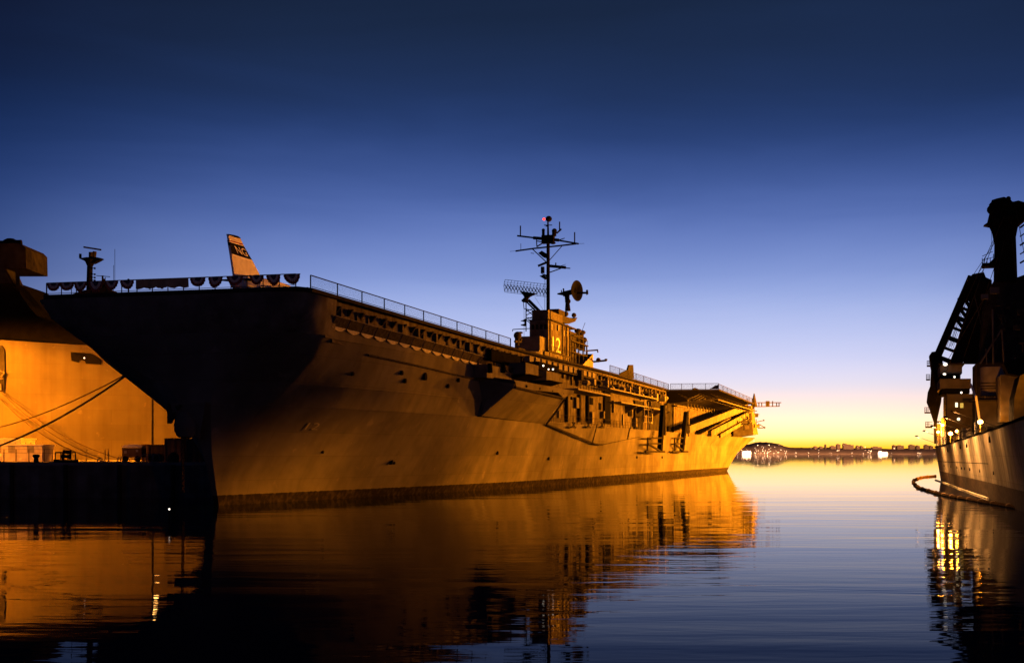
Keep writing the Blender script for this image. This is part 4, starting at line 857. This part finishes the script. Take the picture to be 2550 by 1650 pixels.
q = MB(); q.grid([[Vector((xa + (xb - xa) * i / 8, y, PZ + 1.5 + h * (.6 + .4 * math.sin(math.pi * (i + 1) / 9)))) for i in range(9)] for y, h in ((149.9, .05), (150.3, .32), (151, .4), (151.7, .32), (152.1, .05))]); q.build('tarpaulin', M['white'], tk)
for x in (xa + .35, xb - .4):
    q = MB(); q.tube((x, 149.95, PZ + .32), (x, 150.25, PZ + .32), .32, 12); q.build('wheel', M['black'], tk)
q = MB(); q.wbox(xa + .22, xa + .5, 149.96, 149.99, PZ + .9, PZ + 1.2); q.wbox(xa + 1.5, xa + 1.75, 149.96, 149.99, PZ + 1.05, PZ + 1.3); q.build('lamp', M['canvas'], tk)
def box_container(lab, px0, px1, pyt, Y, dep, m):
    a, c = at(px0, pyt, Y), at(px1, pyt, Y); r = thing('cargo_container', lab, 'container', (a.x, Y, PZ), 0, 'containers stacked on the pier'); q = MB(); n = max(4, int((c.x - a.x) / .28)); pts = []
    for i in range(n + 1): pts.append(Vector((a.x + (c.x - a.x) * i / n, Y - (.04 if i % 2 else 0), PZ)))
    q.prism(pts + [Vector((c.x, Y + dep, PZ)), Vector((a.x, Y + dep, PZ))], (0, 0, a.z - PZ)); q.build('body', m, r)
    q = MB(); 
    for x in (a.x, c.x): q.wbox(x - .06, x + .06, Y - .1, Y + .02, PZ, a.z + .02)
    q.wbox(a.x + .06, c.x - .06, Y - .1, Y + .02, a.z - .1, a.z + .03); q.build('corner_frame', m, r)
box_container('low brown container beside the truck with white tarpaulin', 354, 371, 1106, 156, 3, M['crate2'])
box_container('dark container between the low brown one and the tall one', 371, 412, 1107, 153, 3, M['crate'])
box_container('tall brown container left of the hanging anchor chain', 411, 456, 1091, 150, 3, M['crate2'])
box_container('tall dark container right of the hanging anchor chain', 465, 530, 1092, 148, 3, M['crate'])
q = MB(); 
for (x0, x1, z) in ((364, 382, .9), (378, 398, .9)): q.path([at(x0, 1150, 142) + Vector((0, 0, .0)), at(x0 + 2, 1137, 142), at(x0 + 6, 1131, 142), at(x1 - 3, 1131, 142), at(x1, 1136, 142), at(x1, 1146, 142)], .06, 5)
q.path([at(322, 1146, 142), at(338, 1141, 142), at(360, 1131, 142), at(382, 1132, 142)], .05, 5)
tag(q.build('pipe_rack', M['light'], origin=(at(370, 0, 142).x, 142, PZ)), 'low pale bent pipes standing on the pier before the containers', 'pipes')
for i, (px, yt, lab) in enumerate(((250, 1140, 'pale kinked hose loop on the pier left of the truck'), (300, 1136, 'pale heap of hose beside the truck front'))):
    q = MB(); Y = 141; q.path([at(px - 8, 1147, Y), at(px - 3, yt, Y), at(px + 3, yt + 1, Y), at(px, 1146, Y), at(px + 9, 1148, Y)], .07, 5); tag(q.build('coiled_hose', M['light'], origin=(at(px, 0, Y).x, Y, PZ)), lab, 'hose')
q = MB(); q.lathe((at(432, 0, 143).x, 143, PZ), [(.55, 0), (.6, .3), (.5, .75), (.2, 1.0), (.02, 1.05)], 12); tag(q.build('rope_pile', M['rope'], origin=(at(432, 0, 143).x, 143, PZ)), 'dark mound of rope on the pier below the tall brown container', 'rope')
# mooring lines
def line(name, a, c, sag, r, lab, m=None):
    q = MB(); q.path([a.lerp(c, i / 20) - Vector((0, 0, sag * 4 * (i / 20) * (1 - i / 20))) for i in range(21)], r, 6); return tag(q.build('mooring_line', m or M['rope'], origin=a), lab, 'rope', 'mooring lines')
bowp = CS(312, 936, -.6)
line('mooring_line', bowp, at(-30, 1120, 125), .55, .085, 'thick dark mooring line from the carrier bow down to the left edge')
line('mooring_line', bowp + Vector((-.2, .2, .05)), at(-40, 1072, 160), .6, .05, 'thinner upper mooring line from the carrier bow towards the cargo ship')
line('mooring_line', atL(-6, 985, -.8), Vector((at(240, 0, 147).x, 147, PZ + .3)), 1.2, .05, 'lowest of three slack lines from the cargo ship side port')
line('mooring_line', atL(2, 975, -.8), Vector((at(255, 0, 150).x, 150, PZ + .3)), 1.0, .04, 'middle of three slack lines from the cargo ship side port')
line('mooring_line', atL(6, 972, -.8), Vector((at(300, 0, 156).x, 156, PZ + .3)), 1.2, .035, 'topmost of three slack lines from the cargo ship side port')
# sodium lamp posts that light the pier and the cargo ship
def lamp_post(lab, x, y, z, power, tgt):
    r = thing('lamp_post', lab, 'lamp post', (x, y, PZ), 0, 'sodium lamp posts on the pier'); q = MB(); q.tube((x, y, PZ), (x, y, z + .3), .13, 8, .09); q.tube((x, y, z + .3), (x, y + 1.2, z + .42), .06); q.build('pole', M['rail'], r)
    q = MB(); q.wbox(x - .3, x + .3, y + .9, y + 1.9, z + .3, z + .5); q.build('lamp_hood', M['rail'], r)
    q = MB(); q.ball((x, y + 1.4, z + .1), .32, .4, .2); q.build('lamp_bulb', M['lamp'], r)
    spot('lamp_light', (x, y + 1.4, z), (x, y + 1.4 + tgt, z - 10), power, 150, .35, (1, .235, .004), parent=r, r=.4); return r
lamp_post('sodium lamp post on the pier hidden behind the carrier bow', -41.5, 160, 13.5, 120000, 6)
lamp_post('sodium lamp post on the pier outside the left edge', -72, 166, 18.5, 650000, 5)
lamp_post('low sodium lamp post on the pier near the sheds, outside the left edge', -61, 142, 12, 30000, 8)
lamp_post('farther sodium lamp post on the pier outside the left edge', -98, 165, 18.5, 650000, 5)
q = MB(); p = onZ(421.5, 1267, .9); q.ball(p, .06); q.cur = 1; q.tube(p - Vector((0, 0, .08)), p - Vector((0, 0, 1.2)), .05); tag(q.build('marker_light', [M['lampw'], M['black']], origin=p), 'tiny white light low over the water left of the stem', 'light')

# ------------------------------------------------------------------ ship on the right
RS = thing('crane_ship', 'old grey ship with crowded derricks at the right edge, deck lamps lit', 'ship', C(60, 68, 0), ANG)
def gz(s): return interp(s, [(-80, 7.6), (0, 6.55), (60, 5.9), (100, 5.4), (136, 5.3)])
rh = MB(); ss = [-80, -40, -10, 10, 30, 50, 70, 90, 105, 118, 127, 133, 136]
def rt(s, z): return interp(s, [(-80, 64.2), (0, 63.4), (36, 63.0), (70, 62.3), (100, 61.7), (120, 61.3), (130, 61.5), (136, 62.4)]) - .16 * z
rw = [[C(s, rt(s, z if z < 5 else gz(s)), z if z < 5 else gz(s)) for s in ss] for z in (-1.5, 0, 1.5, 3, 4.4, 9)]
rh.grid(rw); rh.grid([rw[-1], [C(s, 80, gz(s)) for s in ss]]); rh.grid([[r[-1] for r in rw], [C(136, 80, -1.5) for r in rw[:-1]] + [C(136, 80, gz(136))]]); 
M['rhull'] = mat('old_grey_hull_paint', (.15, .14, .125), .75, .25, .6, streak=.5, spec=.03, band=(1.6, (.02, .014, .01)), plates=1, bump=.15)
rho = rh.build('hull', M['rhull'], RS, smooth=30)
q = MB(); q.path([C(s, rt(s, gz(s)) - .05, gz(s) + .02) for s in ss], .11); q.path([C(s, rt(s, 3.1) - .03, 3.1 + .3 * (gz(s) - 5.3)) for s in ss if s > 20], .035); q.build('gunwale_rail', M['black'], rho)
for px, py in ((2362, 1106), (2383, 1102), (2413, 1096), (2458, 1080)):
    s, t, z = onT(px, py, 62.0 if px > 2400 else 61.2); q = MB(); z = gz(s) - .75; q.tube(C(s, rt(s, z) + .2, z), C(s, rt(s, z) - .12, z), .28, 8); q.build('freeing_port', M['black'], rho)
for px in (2357, 2368, 2378, 2390, 2403, 2418, 2436, 2463):
    s, t, z = onT(px, 1158, 62.3 if px > 2400 else 61.5); q = MB(); z = 2.6; q.tube(C(s, rt(s, z) + .2, z), C(s, rt(s, z) - .07, z), .17, 8); q.build('porthole', M['black'], rho)
def rbox(name, px0, py0, px1, py1, s, dep, m, parent=RS, label=None):
    a = onS(px0, py1, s); c = onS(px1, py0, s); q = MB(); q.sbox(s, s + dep, a[1], c[1], a[2], c[2]); return q.build(name, m, parent, label=label)
SD = 92
dh = rbox('deckhouse', 2358, 980, 2438, 1112, SD, 14, M['grey'])
rbox('lit_window', 2379, 1002, 2385, 1013, SD - .05, .1, M['winl'], dh); rbox('lit_window', 2391, 1003, 2399, 1015, SD - .05, .1, M['wing'], dh)
q = MB(); q.tube(CS(2387, 1043, SD), CS(2387, 1043, SD - .1), .2, 10); q.build('porthole', M['winl'], dh)
q = MB(); q.sbox(SD - .6, SD - .1, onS(2397, 1000, SD)[1], onS(2438, 1000, SD)[1], onS(2397, 1001, SD)[2], onS(2397, 996, SD)[2]); q.build('canopy', M['rail'], dh)
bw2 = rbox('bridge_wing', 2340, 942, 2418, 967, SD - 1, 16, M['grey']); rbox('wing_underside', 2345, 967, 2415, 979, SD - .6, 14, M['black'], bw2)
rbox('bridge_front', 2341, 908, 2396, 930, SD + .5, 12, M['grey']); rbox('bridge_window', 2344, 931, 2392, 942, SD + .8, 10, M['black'])
rbox('bridge_roof', 2338, 903, 2402, 908, SD, 13, M['rail'])
q = MB(); q.ball(CS(2352, 931, SD - .1), .22, .2, .14); q.ball(CS(2377, 938, SD - .1), .14); q.ball(CS(2394, 977, SD - 1.1), .14); q.ball(CS(2354, 907, SD), .3, .2, .2); q.build('bridge_lamp', M['lampw'], RS)
SK = 104
q = MB(); q.prism([CS(px, py, SK) for px, py in ((2316, 905), (2314, 885), (2320, 876), (2332, 874), (2346, 882), (2350, 930), (2344, 1000), (2334, 1045), (2331, 1104), (2327, 1104), (2326, 1050), (2316, 1020), (2308, 1000), (2311, 975), (2317, 960), (2319, 920))], U * 2.2); kp = q.build('king_post', M['black'], RS)
q = MB()
for (x0, x1, y) in ((2302, 2318, 1027), (2304, 2322, 1063), (2308, 2318, 911), (2306, 2316, 945)):
    q.tube(CS(x0, y, SK), CS(x1, y, SK), .12); 
    for k in range(3): q.tube(CS(x0 + 1 + k * 4, y, SK), CS(x0 + 1 + k * 4, y - 13, SK), .05, 4)
    q.tube(CS(x0, y - 13, SK), CS(x1, y - 13, SK), .05, 4); q.tube(CS(x0, y - 7, SK), CS(x1, y - 7, SK), .04, 4)
q.build('ladder_platform', M['rail'], kp)
q = MB(); 
def boomline(a, c, r): q.tube(CS(*a, SK), CS(*c, SK), r)
boomline((2334, 888), (2420, 688), .55); boomline((2382, 905), (2445, 700), .85)
for k in range(9):
    f = k / 8; a = (2334 + 86 * f, 888 - 200 * f); c = (2382 + 63 * f, 905 - 205 * f); boomline(a, c, .22 if k % 2 else .34)
    if k > 3: boomline(a, (2382 + 63 * (f - .12), 905 - 205 * (f - .12)), .25)
q.prism([CS(px, py, SK) for px, py in ((2415, 690), (2422, 682), (2450, 677), (2455, 690), (2470, 697), (2470, 905), (2400, 905), (2416, 780))], U * 1.5)
q.prism([CS(px, py, SK) for px, py in ((2398, 742), (2416, 690), (2422, 682), (2450, 677), (2462, 742))], U * 1.2)
bm_ = q.build('derrick_boom', M['black'], RS)
q = MB()
for k in range(7): q.tube(CS(2342 + k * 5, 872 - k * 2, SK), CS(2412 + k * 2, 690, SK), .035, 4)
for k in range(5): q.tube(CS(2362 + k * 5, 870, SK + .5), CS(2420 + k * 4, 700, SK + .5), .03, 4)
q.tube(CS(2388, 745, SK), CS(2416, 745, SK), .08); q.ball(CS(2389, 745, SK), .3); q.build('wire_rope', M['rail'], bm_)
SR = 84
q = MB(); q.prism([CS(px, py, SR) for px, py in ((2478, 700), (2480, 600), (2474, 572), (2462, 545), (2468, 520), (2470, 498), (2482, 494), (2500, 490), (2512, 494), (2516, 500), (2524, 502), (2536, 499), (2560, 506), (2560, 540), (2536, 560), (2530, 590), (2534, 700))], U * 3); mm = q.build('mast', M['black'], RS)
q = MB(); q.prism([CS(px, py, SR - .3) for px, py in ((2450, 560), (2462, 552), (2475, 545), (2485, 560), (2478, 570), (2466, 563))], U * 1.5); rj = random.Random(5)
for k in range(16): p = CS(rj.uniform(2466, 2545), rj.uniform(494, 555), SR - .3); q.ball(p, rj.uniform(.25, .6), None, None, 8, 5)
for k in range(6): q.tube(CS(2540, 545 + k * 22, SR - .5), CS(2600, 500 + k * 24, SR - .5), .1 + .05 * (k % 2), 4)
q.build('masthead_gear', M['black'], mm)
q = MB(); q.sbox(SR - .5, SR + 2, onS(2446, 660, SR)[1], onS(2482, 660, SR)[1], onS(2446, 664, SR)[2], onS(2446, 656, SR)[2]); q.prism([CS(px, py, SR - .1) for px, py in ((2455, 662), (2482, 636), (2484, 662))], U * 1.5)
for px in (2446, 2452, 2458, 2466, 2474): q.tube(CS(px, 662, SR - .5), CS(px, 642 if px < 2470 else 632, SR - .5), .05, 4)
q.tube(CS(2446, 638, SR - .5), CS(2472, 626, SR - .5), .06, 4); q.tube(CS(2446, 648, SR - .5), CS(2474, 640, SR - .5), .05, 4); q.build('crows_nest', M['black'], mm)
q = MB(); q.tube(CS(2469, 568, SR), CS(2469, 622, SR), .025, 4); q.tube(CS(2446, 665, SR), CS(2430, 690, SR), .04, 4); q.tube(CS(2453, 665, SR), CS(2437, 690, SR), .04, 4); q.build('stay', M['rail'], mm)
q = MB(); q.prism([CS(px, py, SR + 1) for px, py in ((2440, 905), (2452, 760), (2462, 720), (2478, 696), (2534, 690), (2640, 650), (2640, 905))], U * 5); 
q.sbox(SR - 2, SR + 8, onS(2430, 990, SR)[1], onS(2600, 990, SR)[1], 5.5, onS(2430, 905, SR)[2]); q.build('crane_house', M['dark'], RS)
q = MB(); q.tube(CS(2495, 818, SR - 2.2), CS(2440, 905, SR - 2.2), .12); q.tube(CS(2472, 770, SR - 2.2), CS(2474, 905, SR - 2.2), .12); q.tube(CS(2495, 820, SR - 2.2), CS(2500, 900, SR - 2.2), .1); q.build('cargo_boom', M['grey'], RS)
SV = 66
p = CS(2472, 985, SV); zt = onS(2472, 914, SV)[2]
q = MB(); q.lathe((p.x, p.y, p.z), [(1.35, 0), (1.38, zt - p.z), (1.2, zt - p.z + .05)], 24); tv = q.build('vent_tub', M['light'], RS, smooth=40)
q = MB()
for py in (955, 963, 969): q.lathe((p.x, p.y, onS(2472, py, SV)[2]), [(1.42, 0), (1.48, .04), (1.42, .08)], 24)
q.build('tub_rail', M['rail'], tv)
rbox('deck_block', 2436, 990, 2496, 1062, SV - 3, 6, M['grey']); rbox('deck_block', 2492, 932, 2560, 1050, SV - 9, 8, M['grey'])
q = MB(); q.prism([CS(px, py, SV - 12) for px, py in ((2500, 905), (2560, 880), (2600, 880), (2600, 935), (2540, 935), (2511, 930))], U * 4); q.build('crane_cab', M['black'], RS)
q = MB(); q.prism([CS(px, py, 36) for px, py in ((2540, 935), (2620, 900), (2620, 1090), (2524, 1072), (2526, 990))], U * 6); q.build('bow_bulkhead', M['dark'], RS)
rbox('canopy', 2418, 994, 2520, 998, SV - 4, 4, M['rail'])
for k, (a, c) in enumerate((((2500, 540), (2345, 880)), ((2490, 560), (2330, 1000)), ((2530, 520), (2600, 900)), ((2480, 600), (2420, 690)), ((2500, 600), (2440, 905)), ((2520, 600), (2560, 930)), ((2485, 640), (2395, 905)), ((2475, 700), (2355, 905)))):
    q = MB(); q.tube(CS(*a, SR - 1), CS(*c, SR + (10 if c[0] < 2400 else -2)), .04, 4); q.build('stay', M['rail'], mm)
rk = random.Random(21)
for k in range(26):
    px, py = rk.uniform(2440, 2548), rk.uniform(720, 990); p = CS(px, py, SR - 2.3); q = MB(); e = rk.uniform(.2, .8)
    if k % 3 == 0: q.tube(p, p + Vector((rk.uniform(-1, 1), .3, rk.uniform(1.5, 4))), .08, 5)
    elif k % 3 == 1: q.sbox(SR - 2.6, SR - 2.0, onS(px, py, SR - 2.3)[1], onS(px, py, SR - 2.3)[1] + e * 1.4, p.z, p.z + e)
    else: q.tube(p - P * e, p + P * e, .12, 6); q.tube(p, p - Vector((0, 0, 1.2)), .1, 5)
    q.build('deck_fitting', M['grey'] if k % 4 == 0 else M['rail'], RS)
for k in range(7):
    q = MB(); s_ = 52 + k * 9; q.tube(C(s_, rt(s_, 5) + .8, gz(s_)), C(s_, rt(s_, 5) + .8, gz(s_) + rk.uniform(.8, 1.8)), rk.uniform(.15, .4), 10); q.build('deck_vent', M['light'], RS)
# deck lamps
for i, (px, py, s, pw, r) in enumerate(((2441, 1050, 56, 750, .3), (2367, 1079, 80, 900, .28), (2383, 1073, 82, 500, .2), (2347, 1058, 100, 700, .2), (2336, 1075, 104, 700, .2))):
    q = MB(); p = CS(px, py, s); q.ball(p, r, r, r * .8); d = q.build('deck_lamp', M['lamp'], RS); q = MB(); q.tube(p - Vector((0, 0, r * .8)), Vector((p.x, p.y, gz(s))), .06); q.build('lamp_stand', M['light'], d); point('lamp_light', p + Vector((-.1, -.5, .2)), pw * 2.6, r=.15, parent=RS)
q = MB(); q.tube(CS(2337, 1055, 108), CS(2337, 1108, 108), .35, 8); q.tube(CS(2348, 1040, 104), CS(2348, 1085, 104), .28, 8); q.tube(CS(2430, 985, 60), CS(2440, 1050, 60), .14, 6); q.tube(CS(2417, 955, 70), CS(2430, 990, 70), .12, 6); q.build('vent_pipe', M['white'], RS)
q = MB()
for k in range(18):
    s = 30 + k * 6; q.tube(C(s, rt(s, 5) + .1, gz(s)), C(s, rt(s, 5) + .1, gz(s) + 1.0), .03, 4)
for h in (.5, 1.0): q.path([C(s, rt(s, 5) + .1, gz(s) + h) for s in (30, 60, 90, 118, 132)], .025, 4)
q.build('deck_railing', M['rail'], RS)
for s_, pw in ((14, 3000), (28, 9000), (41, 17000), (54, 20000), (74, 20000), (100, 18000)):      # added outboard lamps on short arms to brighten the hull side
    q = MB(); a = C(s_, rt(s_, 5), gz(s_)); e = C(s_, rt(s_, 5) - 3.6, gz(s_) + 1.3); q.tube(a, e, .03, 5); q.hexa([e + Vector(v) for v in ((-.2, -.2, 0), (.2, -.2, 0), (.2, .2, 0), (-.2, .2, 0), (-.12, -.12, .15), (.12, -.12, .15), (.12, .12, .15), (-.12, .12, .15))]); q.build('added_side_lamp', M['rail'], RS)
    spot('lamp_light', e - Vector((0, 0, .08)), e + P * 3.5 - Vector((0, 0, 3.5)), pw, 150, .6, (1, .42, .10), .15, parent=RS)
# right-hand pier behind that ship, with the floodlight towers that light the carrier
q = MB(); q.prism([C(-40, 84, -3), C(420, 84, -3), C(420, 130, -3), C(-40, 130, -3)], (0, 0, 6)); tag(q.build('far_pier', M['concrete'], origin=C(100, 90, 0)), kind='structure')
def flood(lab, s, t, z, power, tgt, size=150, blend=.5):
    p = C(s, t, 3); r = thing('floodlight_tower', lab, 'floodlight', p, ANG, 'floodlight towers on the right pier'); q = MB(); q.tube(p, p + Vector((0, 0, z - 3)), .22, 8, .14); q.build('pole', M['rail'], r)
    h = C(s, t, z); q = MB(); q.sbox(s - .8, s + .8, t, t + .5, z - .4, z + .5); q.build('lamp_head', M['rail'], r); q = MB(); q.sbox(s - .7, s + .7, t - .06, t - .01, z - .3, z + .4); q.build('lamp_glass', M['lamp'], r)
    spot('flood_light', h - P * .5, tgt, power, size, blend, parent=r, r=.6); return r
flood('floodlight tower on the right pier past the crane ship', 232, 80, 13, 3300000, C(225, 14, 0))
flood('second floodlight tower on the right pier past the crane ship', 262, 84, 13, 1700000, C(190, 12, 2))
flood('third and farthest floodlight tower on the right pier', 320, 92, 23, 7200000, C(40, 6, 3), 44, 1.0)

flood('floodlight tower on the right pier abeam of the carrier, outside the right edge', 150, 84, 15, 1000000, C(100, 12, 0))

ft = flood('tall floodlight tower on the right pier near the photographer, outside the right edge', 22, 92, 27, 800000, C(12, 31, 0), 26, 1.0)
spot('flood_light', C(22, 91.5, 27), C(48, 31, 0), 800000, 28, 1.0, parent=ft, r=.6)

# floating oil boom round the right-hand ship
q = MB(); pts = [onZ(px, py, .08) for px, py in ((2329, 1184.5), (2300, 1187), (2284, 1191), (2274, 1197), (2279, 1206), (2290, 1214), (2312, 1221), (2340, 1229), (2370, 1236), (2400, 1241), (2440, 1248), (2490, 1256), (2560, 1268), (2640, 1280))]
def smooth_pts(p, n):
    o = []
    for i in range(len(p) - 1):
        p0, p1, p2, p3 = p[max(i - 1, 0)], p[i], p[i + 1], p[min(i + 2, len(p) - 1)]
        for k in range(n):
            t = k / n; o.append(.5 * ((2 * p1) + (p2 - p0) * t + (2 * p0 - 5 * p1 + 4 * p2 - p3) * t * t + (3 * p1 - p0 - 3 * p2 + p3) * t ** 3))
    return o + [p[-1]]
sp3 = smooth_pts(pts, 6)
BM = thing('floating_boom', 'dark sausage-like boom floating in a loop off the right ship', 'boom', (pts[3].x, pts[3].y, 0))
q.path(sp3, .2, 8); q.build('float_tube', M['boomm'], BM)
for i in range(0, len(sp3), 4): q = MB(); q.ball(sp3[i] + Vector((0, 0, .06)), .27, .27, .2, 8, 5); q.build('joint_collar', M['crate2'], BM)
q = MB(); q.path(smooth_pts([onZ(2329, 1194, .05), onZ(2360, 1204, .05), onZ(2400, 1219, .05), onZ(2460, 1240, .05)], 6), .10, 6)
tag(q.build('floating_line', M['canvas'], origin=onZ(2329, 1193, 0)), 'thin white floating line close along the right ship waterline', 'rope')

# ------------------------------------------------------------------ far shore
YS = 5000.0
prof = [(1500, 1118), (1800, 1110), (1850, 1106), (1872, 1105.5), (1882, 1101), (1893, 1100), (1908, 1100.3), (1922, 1101.5), (1940, 1105), (1952, 1110), (1966, 1113.5), (2000, 1114), (2060, 1113.5), (2120, 1115.5), (2170, 1114.5), (2210, 1117), (2260, 1115.5), (2330, 1116), (2420, 1113), (2700, 1112)]
q = MB(); fr_, bk_, tp_ = [], [], []
for i in range(len(prof) - 1):
    (x0, y0), (x1, y1) = prof[i], prof[i + 1]; n = max(2, int((x1 - x0) / 4))
    for k in range(n):
        f = k / n; x, y = x0 + (x1 - x0) * f, y0 + (y1 - y0) * f + random.uniform(-.5, .5)
        a = at(x, y, YS + 350); tp_.append(a); fr_.append(Vector((a.x * YS / a.y, YS, -.5))); bk_.append(Vector((a.x, YS + 1500, -1)))
md = [f.lerp(t_, .55) + Vector((0, 0, 6)) for f, t_ in zip(fr_, tp_)]
q.grid([fr_, md, tp_, bk_]); tag(q.build('hills', M['hill'], origin=(0, YS, 0), smooth=60), kind='structure')
blds = [(2056, 2058, 1107), (2069, 2082, 1110.5), (2085, 2093, 1106), (2101, 2109, 1104.5), (2109, 2126, 1107.5), (2134, 2141, 1110), (2144, 2150, 1110.5), (2173, 2196, 1112.5), (2225, 2231, 1108.5), (2235, 2251, 1109), (2266, 2278, 1107.5), (2283, 2291, 1109.5), (2304, 2313, 1107.5), (2316, 2324, 1110), (2028, 2036, 1111.5), (2042, 2050, 1112)]
bn = ['thin spire on the far skyline', 'low wide block left of the first far tower', 'square tower left of the tallest far block', 'tallest flat-topped far block', 'broad block attached right of the tallest far block', 'small block right of the broad far block', 'second small block right of the broad far block', 'long low hall in the middle of the far skyline', 'narrow tower right of the low hall', 'broad dark block right of the low hall', 'stout tower near the right ship', 'small tower near the right ship', 'tower just left of the right ship king post', 'last block before the right ship', 'small block at the foot of the far hill', 'second small block near the foot of the far hill']
for (x0, x1, yt), lab in zip(blds, bn):
    a, c = at(x0, yt, YS + 200), at(x1, yt, YS + 200); r = thing('far_building', 'hazy brown ' + lab, 'building', ((a.x + c.x) / 2, YS + 200, 0), 0, 'buildings on the far skyline')
    q = MB(); q.wbox(a.x, c.x, YS + 200, YS + 225, 0, a.z); q.build('wall', M['far'], r)
    q = MB(); w_ = c.x - a.x; q.wbox(a.x + w_ * .2, a.x + w_ * .6, YS + 205, YS + 220, a.z, a.z + 2.2); q.build('roof_house', M['far'], r)
q = MB(); a, c = at(1850, 1123, YS - 20), at(1870, 1123, YS - 20); q.wbox(a.x, c.x, YS - 20, YS, -.2, a.z); q.prism([(a.x, YS - 20.2, a.z), (c.x, YS - 20.2, a.z), ((a.x + c.x) / 2, YS - 20.2, a.z + 1.2)], (0, 20, 0))
tag(q.build('shore_hall', M['shoreb'], origin=(a.x, YS - 20, 0)), 'white hall with self-glowing walls on the far waterfront beside the carrier stern', 'building')
q = MB(); a, c = at(2190, 1125, YS - 20), at(2210, 1125, YS - 20); q.wbox(a.x, c.x, YS - 20, YS, -.2, a.z); q.wbox(a.x, a.x + 8, YS - 20.3, YS - 5, a.z, a.z + 3)
tag(q.build('shore_hall', M['shoreb'], origin=(a.x, YS - 20, 0)), 'white terminal with self-glowing walls on the far waterfront below the long hall', 'building')
rl = random.Random(11); lamp_me = None
for k in range(90):
    px = rl.choice((rl.uniform(1832, 1985), rl.uniform(1850, 1960), rl.uniform(2000, 2330), rl.uniform(2050, 2320))); lim = interp(px, prof); py = min(1129.5, 1129 - abs(rl.gauss(0, .42)) * (1129 - lim - 3)); r_ = rl.uniform(.4, 1.0)
    Yk = YS - 6 if py > 1127 else YS + 60; p = at(px, py, Yk)
    if Yk > YS: p = at(px, py, YS - 8)
    if lamp_me is None:
        q = MB(); q.ball((0, 0, 0), 1, 1, 1, 8, 5); q.tube((0, 0, -1), (0, 0, -2.2), .2, 5); o = q.build('shore_lamp', M['shore'], origin=(0, 0, 0)); lamp_me = o
    else: o = lamp_me.copy(); COL.objects.link(o)
    o.location = p; o.scale = (r_ * rl.choice((1, 1, 1.6)), r_, r_)
    tag(o, 'tiny bright lamp among the lights of the far waterfront', 'lamp', 'lamps along the far shore')
for px in (1700, 1830, 1900, 1970, 2060, 2150, 2240, 2330):
    p = at(px, 1125, YS - 200); spot('hill_fill_light', p, p + Vector((0, 400, 25)), 5e6, 140, .6, (1, .42, .16), 3)  # added spots brighten the hills in place of haze
